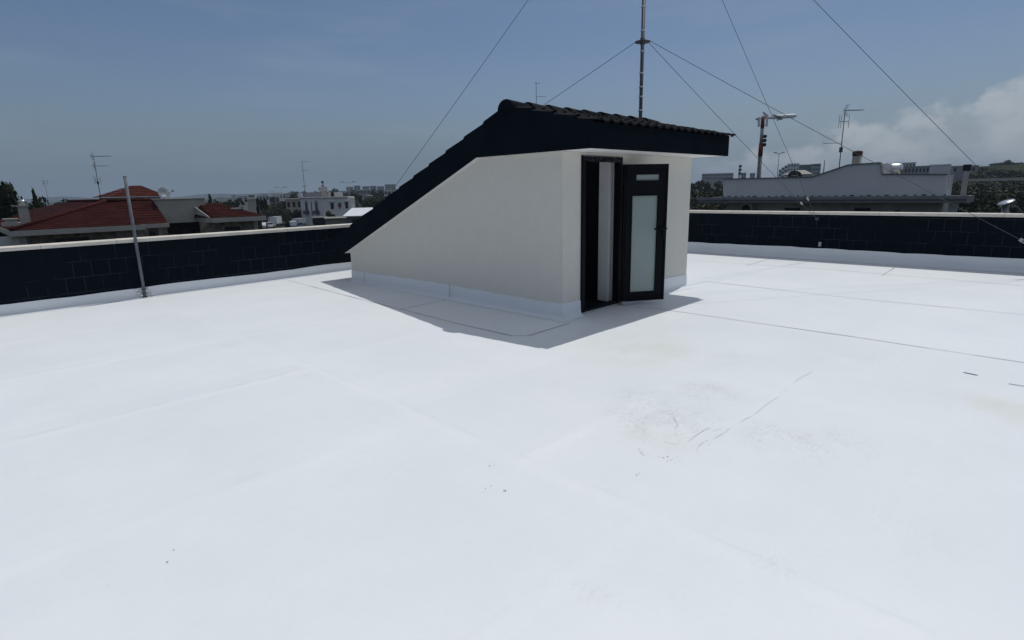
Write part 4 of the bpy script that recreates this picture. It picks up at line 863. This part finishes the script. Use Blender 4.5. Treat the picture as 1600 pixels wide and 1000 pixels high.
# ------------------------------------------------------------------ vehicles on the street
def wheel(root, c, u, r_=.36):
    mb = MB(); mb.tube(c-u*.11, c+u*.11, r_, n=14); o = mb.build('wheel', TYRE, root); mb = MB(); mb.tube(c-u*.12, c+u*.12, r_*.55, n=10); mb.build('rim', STEEL, o)
def vehicle(kind, px, d, rot, label, m, L_, Wd, H_, name, cat):
    b = bear(px, d); f = V((math.cos(rot), math.sin(rot), 0)); s_ = V((-f.y, f.x, 0)); root = thing(name, label, cat, b, 'vehicles on the street')
    at = lambda x_, y_, z_: b+f*x_+s_*y_+V((0,0,z_))
    if kind == 'truck':
        mb = MB(); mb.obox(at(-L_*.5, -Wd/2, .75), f*(L_*.70), s_*Wd, V((0,0,H_-.75))); mb.build('cargo_box', m, root)
        pr_ = [(L_*.22,.45),(L_*.5,.45),(L_*.5,1.2),(L_*.43,H_*.74),(L_*.22,H_*.78)]; mb = MB(); mb.prism([at(x_, -Wd*.46, z_) for x_, z_ in pr_], s_*Wd*.92); cb_ = mb.build('cab', m, root)
        mb = MB(); mb.prism([at(x_, -Wd*.465, z_) for x_, z_ in ((L_*.27,1.25),(L_*.475,1.25),(L_*.425,H_*.70),(L_*.27,H_*.72))], s_*Wd*.93); mb.build('window', DGLASS, cb_)
        mb = MB(); mb.obox(at(-L_*.48, -Wd*.35, .5), f*L_*.9, s_*Wd*.7, V((0,0,.2))); mb.build('chassis', DSTEEL, root)
    else:
        pr_ = [(-L_*.5,.35),(L_*.5,.35),(L_*.5,.75),(L_*.28,.92),(L_*.12,H_),(-L_*.30,H_),(-L_*.46,.95),(-L_*.5,.8)]; mb = MB(); mb.prism([at(x_, -Wd/2, z_) for x_, z_ in pr_], s_*Wd); bd = mb.build('body', m, root)
        mb = MB(); mb.prism([at(x_, -Wd*.505, z_) for x_, z_ in ((L_*.24,.95),(L_*.11,H_-.08),(-L_*.29,H_-.08),(-L_*.40,.95))], s_*Wd*1.01); mb.build('window', DGLASS, bd)
    for x_ in (-L_*.32, L_*.33):
        for y_ in (-Wd*.46, Wd*.46): wheel(root, at(x_, y_, .36), s_)
    return root
SR = math.atan2((B-A).y, (B-A).x) if False else None
rdir = bear(640, 205)-bear(300, 118); rr_ = math.atan2(rdir.y, rdir.x)
vehicle('truck', 427, 158, rr_+.3, 'white box truck at the left end of the street', WHITEM, 5.6, 2.1, 2.5, 'box_truck', 'truck')
vehicle('car', 442, 166, rr_+.2, 'white car half hidden behind the box truck', WHITEM, 4.2, 1.75, 1.5, 'parked_car', 'car')
vehicle('truck', 461, 152, rr_+math.pi, 'pale grey delivery van right of the conical bush', mat('pale_grey_paint', (.38,.39,.42), .4), 4.8, 1.9, 2.0, 'delivery_van', 'van')
vehicle('car', 460, 142, rr_, 'blue-grey car in front of the delivery van', BLUEC, 4.2, 1.7, 1.45, 'parked_car', 'car')
vehicle('car', 413, 150, rr_, 'white car beside the villa eaves', WHITEM, 4.0, 1.7, 1.4, 'parked_car', 'car')
# street lamps
def lamp(px, ytop, ybase, d, label, arm=1.6, r_=.10):
    b = bear(px, d); zt_ = P(px, ytop, d).z; root = thing('street_lamp', label, 'street lamp', b, 'twin-armed street lamps'); top_ = V((b.x, b.y, zt_))
    mb = MB(); mb.tube(b, top_, r_, r_*.7, n=8); mb.build('pole', STEEL, root)
    for s_ in (-1, 1):
        mb = MB(); mb.tube(top_-V((0,0,.2)), top_+RH*s_*arm+V((0,0,.15)), r_*.6, n=6); mb.build('arm', STEEL, root); mb = MB(); mb.obox(top_+RH*s_*arm*(.75)-FH*.18+V((0,0,.08)), RH*s_*arm*.55, FH*.36, V((0,0,.14))); mb.build('lamp_head', DSTEEL, root)
lamp(440, 293, 345, 210, 'twin-armed street lamp behind the oleander trees')
lamp(545.5, 285, 330, 170, 'twin-armed street lamp before the white corner house')
lamp(1213.5, 239.5, 278, 150, 'twin-headed lamp post right of the telecom mast', .9, .11)
lamp(425.8, 299, 320, 260, 'thin distant lamp post above the box truck', .5, .12)

# ------------------------------------------------------------------ grey flat-roofed building on the right
GX = 28.0
gb = thing('flat_roofed_building', 'long grey flat-roofed building with stepped parapet beyond the right parapet', 'building', V((GX+4, 8, GZ)))
yl, yr = PX(1130, 300, GX).y, PX(1479, 300, GX).y; zlo_ = PX(1300, 307.5, GX).z
fp = [(1130,306),(1130,280.5),(1268,277.5),(1285,272),(1300,267),(1325,258.5),(1375,255),(1377.5,273),(1479,273.5),(1479,306)]
fz = [PX(*p, GX) for p in fp]; fz[0].z = fz[-1].z = zlo_
mb = MB(); mb.prism(fz, (.25,0,0)); mb.build('parapet', GREYW, gb)
mb = MB()
for a, b in zip(fz[1:-1], fz[2:-1]): mb.prism([a+V((-.04,0,0)), b+V((-.04,0,0)), b+V((-.04,0,.045)), a+V((-.04,0,.045))], (.33,0,0))
mb.build('coping', GREYD, gb)
sA, sB = PX(1325,258.5,GX), PX(1375,255,GX); mb = MB(); mb.box((GX+.25, sB.y, zlo_), (GX+3.6, sA.y, sB.z-.01)); mb.build('stair_head', WHITEH, gb)
mb = MB(); mb.box((GX+.25, yr, zlo_), (GX+1.10, yr+.22, fz[-2].z)); mb.build('side_parapet', WHITEH, gb); mb = MB(); mb.box((GX+.25, yl-.22, zlo_), (GX+3.5, yl, fz[1].z)); mb.build('side_parapet', WHITEH, gb)
mb = MB(); mb.box((GX-.75, yr-.75, zlo_-.24), (GX+1.15, yl+.95, zlo_)); mb.build('roof_slab', mat('slab_grey', (.20,.205,.21), .9, .1), gb)
mb = MB(); mb.box((GX-.82, yr-.80, zlo_-.10), (GX-.752, yl+1.0, zlo_+.03)); mb.build('gutter', mat('gutter_grey', (.22,.225,.235), .7), gb)
mb = MB(); y_ = yr
while y_ < yl: mb.box((GX-.03, y_, zlo_+.032), (GX-.002, y_+random.uniform(.06,.18), zlo_+.032+random.uniform(.015,.04))); y_ += .32
mb.build('bitumen_marks', DARK, gb)
mb = MB(); mb.box((GX+.1, yr+.2, GZ), (GX+3, yl-.2, zlo_-.24)); mb.build('wall', mat('weathered_render', (.34,.33,.32), .9, .25, .6), gb)
for (xa_, xb_, yt) in ((1226,1250,325), (1335,1360,325), (1398,1406,329)):
    q0, q1 = PX(xa_, yt, GX+.06), PX(xb_, yt, GX+.06); mb = MB(); mb.box((GX+.06, q1.y, q0.z-1.4), (GX+.095, q0.y, q0.z)); mb.build('window', DARK, gb)
q0, q1 = PX(1161, 317.5, GX-.3), PX(1175, 317.5, GX-.3); ac = MB(); ac.box((GX-.3, q1.y, q0.z-.55), (GX+.09, q0.y, q0.z)); aco = ac.build('air_conditioner', CREAML, gb); mb = MB(); mb.lathe((GX-.305, (q0.y*.62+q1.y*.38), q0.z-.28), [(.2,0),(.2,.015),(.05,.02)], 14, 0, (-1,0,0)); mb.build('fan_grille', DARK, aco)
q0 = PX(1482, 320, GX+.05); q1 = PX(1497, 320, GX+.05); mb = MB(); mb.box((GX+.06, q1.y, q0.z-2), (GX+.094, q0.y, zlo_-.26)); mb.build('shutter', GREYW, gb)
# chimneys on it
c = PX(1338, 257, GX+.6); zt_ = PX(1338, 244, GX+.6).z; mb = MB(); mb.box((c.x-.15, c.y-.15, c.z-.3), (c.x+.15, c.y+.15, zt_)); co = mb.build('chimney', CREAML, gb); mb = MB(); zz = PX(1338, 235.5, GX+.6).z; mb.lathe((c.x, c.y, zt_), [(.17,0),(.21,.03),(.19,.10),(.21,.13),(.19,.2),(.20,zz-zt_-.04),(.10,zz-zt_)], 14); mb.build('chimney_pot', BROWN, co)
c0_ = PX(1501, 300, GX+.8); c1_ = PX(1509, 300, GX+.8); zt_ = PX(1506, 266.5, GX+.6).z; zz = PX(1506, 257, GX+.6).z; yw = c0_.y-c1_.y; mb = MB(); mb.box((GX+.8, c1_.y, zlo_), (GX+.8+yw, c0_.y, zt_)); co = mb.build('chimney', CREAML, gb); mb = MB(); mb.box((GX+.76, c1_.y-.04, zt_), (GX+.84+yw, c0_.y+.04, zz)); mb.build('chimney_cap', DARK, co)
# solar water heater
hA, hB = PX(1380, 265, GX+2.2), PX(1410, 264, GX+2.2); hz_ = (hA.z+hB.z)/2
st_ = thing('water_heater', 'shiny horizontal steel water tank on the grey building roof', 'water tank', V((GX+2.2, (hA.y+hB.y)/2, zlo_)))
mb = MB(); mb.lathe((GX+2.2, hA.y, hz_), [(.05,0),(.22,.015),(.25,.05),(.25,abs(hA.y-hB.y)-.05),(.22,abs(hA.y-hB.y)-.015),(.05,abs(hA.y-hB.y))], 18, 0, (0,-1,0)); mb.build('tank', mat('bright_steel', (.62,.62,.63), .28, .05, 4, metal=.9), st_)
mb = MB()
for t_ in (.2, .8):
    y_ = hA.y+(hB.y-hA.y)*t_; mb.box((GX+2.0, y_-.03, zlo_), (GX+2.06, y_+.03, hz_-.15)); mb.box((GX+2.34, y_-.03, zlo_), (GX+2.4, y_+.03, hz_-.15))
mb.build('stand', DSTEEL, st_)
q = PX(1310.5, 268, GX+1.5); antenna(V((q.x, q.y, zlo_)), PX(1322, 169.5, GX+1.5).z, [(PX(1321,172.5,GX+1.5).z, -.02, .82, 'yagi'), (PX(1318,190,GX+1.5).z, -.22, .22, 'dip'), (PX(1314,223.5,GX+1.5).z, -.85, .03, 'bar')], 'television aerial with three arms on the grey building', .022, PX(1313,238,GX+1.5).z)
# dish on a stub in front of the right thicket
q = P(1570, 331, 36); zt_ = P(1569, 317, 36).z; dr = thing('roof_cowl', 'bright tilted metal disc on a stub pipe before the right thicket', 'vent', V((q.x, q.y, GZ)))
mb = MB(); mb.tube((q.x, q.y, GZ), (q.x, q.y, zt_-.05), .14, n=12); mb.build('pipe', STEEL, dr); mb = MB(); mb.lathe((q.x, q.y, zt_), [(.33,0),(.35,.02),(.30,.07),(.05,.10)], 18, 0, V((-.25,.35,1))); mb.build('cap', mat('bright_steel', (.62,.62,.63)), dr)

# ------------------------------------------------------------------ telecom mast and far buildings on the right
TD = 90.0; tb_ = bear(1184.5, TD); tw = thing('telecom_mast', 'red and white banded telecom mast with white panel antennas', 'telecom mast', tb_)
tzz = lambda yy: P(1187, yy, TD).z
for (ya_, yb_, m_) in ((340, 244, mat('grey_mast', (.14,.15,.165), .6)), (244, 224, REDP), (224, 201, mat('weathered_white', (.30,.30,.31), .6)), (201, 182, REDP)):
    mb = MB(); z0_, z1_ = (GZ if ya_ == 340 else tzz(ya_)), tzz(yb_); r_ = .31 if ya_ > 230 else .24; mb.tube((tb_.x, tb_.y, z0_), (tb_.x, tb_.y, z1_), r_, r_*.92, n=14); mb.build('shaft', m_, tw)
for (du, df_) in ((-.62, -.2), (.42, -.35), (.1, .5)):
    c = V((tb_.x, tb_.y, 0))+RH*du+FH*df_; mb = MB(); mb.obox(V((c.x, c.y, tzz(198.5)))-RH*.14-FH*.08, RH*.28, FH*.16, V((0,0,tzz(183.5)-tzz(198.5)))); mb.build('panel_antenna', WHITEM, tw)
mb = MB(); 
for zz in (tzz(186), tzz(196)): mb.tube(V((tb_.x,tb_.y,zz))-RH*.6, V((tb_.x,tb_.y,zz))+RH*.5, .05); mb.tube(V((tb_.x,tb_.y,zz)), V((tb_.x,tb_.y,zz))+FH*.5, .05)
mb.build('bracket', DSTEEL, tw)
for yy in (213.5, 220, 226.5):
    c = V((tb_.x, tb_.y, tzz(yy)))+RH*.36-FH*.1; mb = MB(); mb.lathe(c, [(.10,0),(.25,.04),(.25,.22),(.1,.3)], 12, 0, -FH); mb.build('radio_unit', DARK, tw)
c = V((tb_.x, tb_.y, tzz(186)))-RH*.85; mb = MB(); mb.lathe(c, [(.08,0),(.20,.03),(.20,.15),(.08,.2)], 12, 0, -FH); mb.build('link_dish', GREYW, tw)
q = bear(1154, 140); zz = P(1153, 258, 140).z; lm = thing('lattice_mast', 'small lattice mast above the trees right of the eave', 'mast', q); mb = MB()
for (i, j) in ((-1,-1),(1,-1),(1,1),(-1,1)): mb.tube(q+V((i*.15,j*.15,0)), V((q.x+i*.13,q.y+j*.13,zz)), .035, n=5)
k = 0
while GZ+k*.6 < zz-.6: z_ = GZ+k*.6; mb.tube((q.x-.14,q.y-.14,z_), (q.x+.14,q.y+.14,z_+.6), .03, n=5); mb.tube((q.x+.14,q.y-.14,z_), (q.x-.14,q.y+.14,z_+.6), .03, n=5); k += 1
mb.build('lattice', DSTEEL, lm); mb = MB()
for t_ in (.0, .8, 1.6): mb.box((q.x-.1, q.y-.3, zz-t_-.5), (q.x+.35, q.y+.1, zz-t_))
mb.build('panel_antenna', DSTEEL, lm)
q = bear(1285, 165); mb = MB(); mb.tube(q, V((q.x, q.y, P(1286, 250.5, 165).z)), .16, .10, n=8); tag(mb.build('pole', DSTEEL, None, q), 'plain dark pole right of the hospital, left of the aerial', 'pole')
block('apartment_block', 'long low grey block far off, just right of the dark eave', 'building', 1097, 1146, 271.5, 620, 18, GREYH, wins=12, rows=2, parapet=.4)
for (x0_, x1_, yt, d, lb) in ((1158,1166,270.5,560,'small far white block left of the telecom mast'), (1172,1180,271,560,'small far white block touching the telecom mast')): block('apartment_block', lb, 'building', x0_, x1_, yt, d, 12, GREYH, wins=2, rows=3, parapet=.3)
hp_, a, b, u, n, z_ = block('hospital', 'large white hospital with dark glass centre on the right skyline', 'hospital', 1231, 1249, 256.2, 520, 22, GREYW, wins=4, rows=5, parapet=.4, winm=DGLASS)
for (x0_, x1_, yt, m_, nm) in ((1226,1231,258.5,GREYW,'wing'), (1221.5,1226,261.5,GREYW,'wing'), (1217,1221.5,265,GREYW,'wing'), (1249,1268.5,257.5,DGLASS,'glass_facade'), (1268.5,1283,256.0,GREYH,'wing')):
    a_, b_ = P(x0_, yt, 520), P(x1_, yt, 520); zt_ = a_.z; a_.z = b_.z = GZ; mb = MB(); mb.obox(a_, b_-a_, n*20, V((0,0,zt_-GZ))); o_ = mb.build(nm, m_, hp_)
    if nm == 'wing':
        uu = b_-a_
        for r_ in range(4): mb = MB(); mb.obox(a_+uu*.08-n*.06+V((0,0,zt_-GZ-1.9-3.1*r_)), uu*.84, n*.07, V((0,0,1.3))); mb.build('window', DGLASS, o_)
ph, a, b, u, n, z_ = block('house', 'low house with pale pitched roof before the hospital', 'house', 1249, 1288, 272.5, 170, 9, WHITEH, wins=6, rows=1)
mb = MB(); L_ = (b-a).length; a2 = V((a.x, a.y, z_)); mb.prism([a2-u*4.2-n*.4, a2+u*(L_*.55)-n*.4, a2+u*(L_*.2)+n*4.5+V((0,0,1.15)), a2-u*.8+n*4.5+V((0,0,1.15))], (0,0,.12)); mb.build('roof', mat('pale_tiles', (.30,.29,.27), .9), ph)
sh_, a, b, u, n, z_ = block('barn', 'dark arched open shed beside the pale pitched roof', 'shed', 1231, 1252, 276, 160, 5, STONE)
L_ = (b-a).length; a2 = V((a.x, a.y, z_)); mb = MB(); mb.prism([a2+u*(L_*.5)-u*(L_*.56*math.cos(t_))+V((0,0,1.45*math.sin(t_))) for t_ in [math.pi*i/10 for i in range(11)]], n*5); mb.build('roof', DARK, sh_)
for k in range(2): mb = MB(); mb.obox(a2+u*(L_*.25)-n*.08+V((0,0,-.5+.7*k)), u*(L_*.5), n*.05, V((0,0,.18))); mb.build('slat', CREAM, sh_)
for (x0_, x1_, yt, d, dep, m_, w, lb) in ((1384,1431,255.3,420,20,GREYW,9,'pale glazed office block above the water tank'), (1408,1453,261,300,16,GREYH,8,'long grey workshop right of the water tank'), (1453,1486,258.3,320,18,GREYW,0,'plain pale warehouse in the middle of the industrial row'), (1486,1529,260,340,18,GREYH,3,'darker warehouse at the right end of the industrial row')):
    block('warehouse', lb, 'warehouse', x0_, x1_, yt, d, dep, m_, wins=w, rows=1, parapet=.4, group='industrial buildings on the right skyline')
# country road cut on the right hill: pale wall
A_, B_ = bear(1508, 250), bear(1650, 235); mb = MB(); zt_ = P(1508, 279.5, 250).z; A_.z = B_.z = zt_-.9; mb.obox(A_, B_-A_, V((.4,.0,0)), V((0,0,.9))); tag(mb.build('field_wall', CREAM, None, A_), 'pale low field wall along the foot of the right hill', 'wall')

# ------------------------------------------------------------------ airliner climbing out behind
AD = 560.0; n0, n1 = P(1194, 184.2, AD), P(1246, 181.2, AD); fwd = (n1-n0); AL = fwd.length; fwd.normalize(); fwd = (fwd - FH*.12).normalized(); sd = fwd.cross(V((0,0,1))).normalized(); upv = sd.cross(fwd)
al = thing('airliner', 'white airliner with wheels down flying low behind the telecom mast', 'aeroplane', n0)
ax = lambda x_, y_, z_: n0+fwd*(x_*AL)+sd*(y_*AL)+upv*(z_*AL)
mb = MB(); mb.lathe(n0, [(.006*AL,0),(.028*AL,.07*AL),(.054*AL,.20*AL),(.066*AL,.32*AL),(.066*AL,.86*AL),(.056*AL,.92*AL),(.034*AL,.97*AL),(.004*AL,1.0*AL)], 18, 0, fwd); mb.build('fuselage', WHITEM, al)
for s_ in (1, -1):
    mb = MB(); mb.prism([ax(.60,.04*s_,-.03), ax(.40,.04*s_,-.03), ax(.27,.46*s_,.03), ax(.33,.46*s_,.03)], upv*(.012*AL)); mb.build('wing', mat('wing_grey', (.30,.31,.33), .4), al)
    mb = MB(); mb.prism([ax(.13,.02*s_,.015), ax(.02,.02*s_,.015), ax(-.04,.17*s_,.03), ax(.0,.17*s_,.03)], upv*(.008*AL)); mb.build('tailplane', GREYW, al)
    mb = MB(); mb.lathe(ax(.42,.155*s_,-.055), [(.012*AL,0),(.025*AL,.03*AL),(.03*AL,.10*AL),(.024*AL,.13*AL)], 12, 0, fwd); mb.build('engine', mat('engine_navy', (.03,.035,.05), .4), al)
    mb = MB(); mb.tube(ax(.42,.07*s_,-.03), ax(.42,.07*s_,-.10), .006*AL); mb.tube(ax(.42,.055*s_,-.105), ax(.42,.085*s_,-.105), .016*AL, n=10); mb.build('landing_gear', TYRE, al)
mb = MB(); mb.tube(ax(.88,0,-.03), ax(.88,0,-.09), .005*AL); mb.tube(ax(.88,-.01,-.093), ax(.88,.01,-.093), .012*AL, n=10); mb.build('landing_gear', TYRE, al)
mb = MB(); mb.prism([ax(.17,-.006,.035), ax(.02,-.006,.025), ax(-.07,-.006,.19), ax(-.015,-.006,.19)], sd*(.012*AL)); mb.build('fin', mat('fin_grey', (.40,.36,.36), .5), al)

# ------------------------------------------------------------------ thin summer haze between here and the skyline
hm = bpy.data.materials.new('haze_air'); hm.use_nodes = True; t = hm.node_tree; t.nodes.clear()
pv = t.nodes.new('ShaderNodeVolumePrincipled'); pv.inputs['Color'].default_value = (0.54, 0.66, 0.79, 1); pv.inputs['Density'].default_value = 2.6e-4; pv.inputs['Anisotropy'].default_value = 0.0
mo = t.nodes.new('ShaderNodeOutputMaterial'); t.links.new(pv.outputs[0], mo.inputs['Volume'])
mb = MB(); mb.box((-5300, -5300, GZ-1.5), (5300, 5300, 95)); struct(mb.build('haze', hm), kind='stuff')

for o in SC.objects:
    if '_o' in o: del o['_o']
